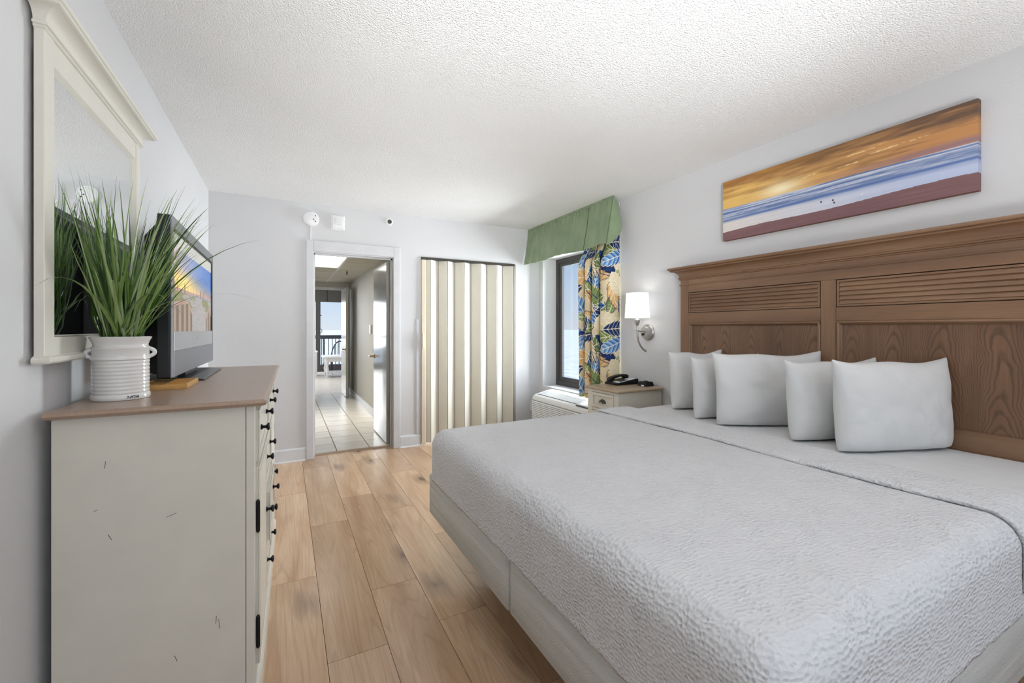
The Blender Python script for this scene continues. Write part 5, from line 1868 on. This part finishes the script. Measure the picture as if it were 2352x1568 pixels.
# pinched tuft near the foot corner
dd = (Pcv[..., 0] - 1.02) ** 2 + (Pcv[..., 1] - 0.50) ** 2
Pcv[..., 2] += 0.016 * np.exp(-dd / 0.0016) - 0.010 * np.exp(-((Pcv[..., 0] - 0.99) ** 2 + (Pcv[..., 1] - 0.47) ** 2) / 0.003)
co = MB().grid(Pcv).build('cover', M['coverlet'], cvt, smooth=True)
sm = co.modifiers.new('thick', 'SOLIDIFY')
sm.thickness = 0.006
sm.offset = -1
# turned down band with a rolled edge
Pb = drape(1.815, 2.095, BYN - 0.026, BYFAR + 0.024, CT + 0.016, 0.085, 0, 0.12, 34, 240, foot=False, seed=6)
e_ = np.clip((Pb[..., 0] - 1.815) / 0.02, 0, 1)
Pb[..., 2] -= 0.008 * (1 - np.sqrt(1 - (1 - e_) ** 2))
e2 = np.clip((2.095 - Pb[..., 0]) / 0.06, 0, 1)
Pb[..., 2] -= 0.013 * (1 - e2) ** 2
Pb[..., 0] += 0.012 * np.sin(Pb[..., 1] * 5.0) * (1 - np.clip((Pb[..., 0] - 1.815) / 0.3, 0, 1))
bo = MB().grid(Pb).build('turned_down_band', M['coverlet'], cvt, smooth=True)
sm = bo.modifiers.new('thick', 'SOLIDIFY')
sm.thickness = 0.011
sm.offset = -1
# top sheet between the band and the headboard
Psh = drape(2.096, BXH - 0.004, BYN - 0.002, BYFAR + 0.002, MZ + 0.006, 0.07, 0, 0.15, 40, 200, foot=False, wr=0.003, seed=8)
so = tag(MB().grid(Psh).build('bed_sheet', M['sheet'], smooth=True), 'smooth white sheet at the head of the bed under the pillows', 'sheet')
sm = so.modifiers.new('thick', 'SOLIDIFY')
sm.thickness = 0.004
sm.offset = -1


# ------------------------------------------------------------------ pillows
def pillow(lx, ly, rx, ry, height, thick, tilt, seed, label, zb=None):
    """stands on its long edge from (lx, ly) to (rx, ry)"""
    d = Vector((rx - lx, ry - ly, 0))
    Wd = d.length
    d.normalize()
    nrm = Vector((d.y, -d.x, 0))          # towards the camera side
    n_, m_ = 44, 34
    u, v = np.meshgrid(np.linspace(-1, 1, n_), np.linspace(-1, 1, m_), indexing='ij')
    pinch = 0.075
    x = Wd / 2 * u * (1 - pinch * (1 - v * v)) * (1 - 0.045 * np.where(v < 0, v * v, 0))
    y = height / 2 * v * np.where(v > 0, 1 - pinch * 1.4 * (1 - u * u), 1 + 0.035 * (1 - u ** 4))
    y = y + 0.007 * np.sin(u * 5 + seed) * np.clip(v, 0, 1) ** 3
    prof = np.clip((1 - np.abs(u) ** 2.8) * (1 - np.abs(v) ** 2.8), 0, 1) ** 0.48
    # belly slightly lower than the middle
    prof = prof * (1 - 0.16 * v)
    out = []
    for sgn in (1, -1):
        w = fbm(u * 2.6 + 20 + sgn, v * 2.6 + 20, seed + sgn, 4) - 0.5
        edge = (np.abs(u) ** 4 + np.abs(v) ** 4)
        wr_ = 0.020 * w + 0.005 * np.sin((u * 7 + v * 3 + seed) * 2.2) * np.clip(edge, 0, 1) * (1 - np.clip(edge - 0.9, 0, 1))
        t = sgn * (thick / 2 * prof + wr_ * prof)
        out.append(np.stack([x, t, y], -1))
    # slump of the upper corners
    base = Vector(((lx + rx) / 2, (ly + ry) / 2, 0))
    ca, sa = math.cos(tilt), math.sin(tilt)
    zb = (MZ + 0.010) if zb is None else zb
    mb = MB()
    for q, arr in enumerate(out):
        loc = np.empty_like(arr)
        up = arr[..., 2] + height / 2
        # lean back by tilt about the bottom edge, nrm is towards camera
        nn_ = arr[..., 1] * ca - up * sa
        zz = up * ca + arr[..., 1] * sa
        loc[..., 0] = base.x + d.x * arr[..., 0] + nrm.x * nn_
        loc[..., 1] = base.y + d.y * arr[..., 0] + nrm.y * nn_
        loc[..., 2] = zz
        zmin_soft = 0.0
        loc[..., 2] = zb + np.maximum(loc[..., 2], 0.012 * (1 - np.exp(-np.maximum(loc[..., 2] + 0.02, 0) / 0.012)))
        mb.grid(loc if q == 0 else loc[::-1])
    o = mb.build('pillow', M['pillow'], smooth=True)
    import bmesh
    bm = bmesh.new()
    bm.from_mesh(o.data)
    bmesh.ops.remove_doubles(bm, verts=bm.verts, dist=0.0008)
    bmesh.ops.recalc_face_normals(bm, faces=bm.faces)
    bm.to_mesh(o.data)
    bm.free()
    ss = o.modifiers.new('sub', 'SUBSURF')
    ss.levels = 1
    ss.render_levels = 1
    tag(o, label, 'pillow', 'white pillows along the headboard')
    return o


pillow(2.285, 2.055, 2.675, 1.93, 0.40, 0.15, R(5), 3, 'white pillow at the nightstand end of the pillow row')
pillow(2.155, 1.770, 2.670, 1.665, 0.385, 0.15, R(4), 9, 'white pillow second from the nightstand, mostly hidden by the next')
pillow(2.115, 1.600, 2.665, 1.300, 0.42, 0.17, R(5), 15, 'white pillow in the middle of the row of five')
pillow(2.135, 1.205, 2.670, 1.045, 0.40, 0.17, R(5), 21, 'white pillow tucked behind the frontmost one')
pillow(2.118, 1.002, 2.690, 0.795, 0.415, 0.17, R(3), 27, 'large white pillow standing fully in view before bare headboard')
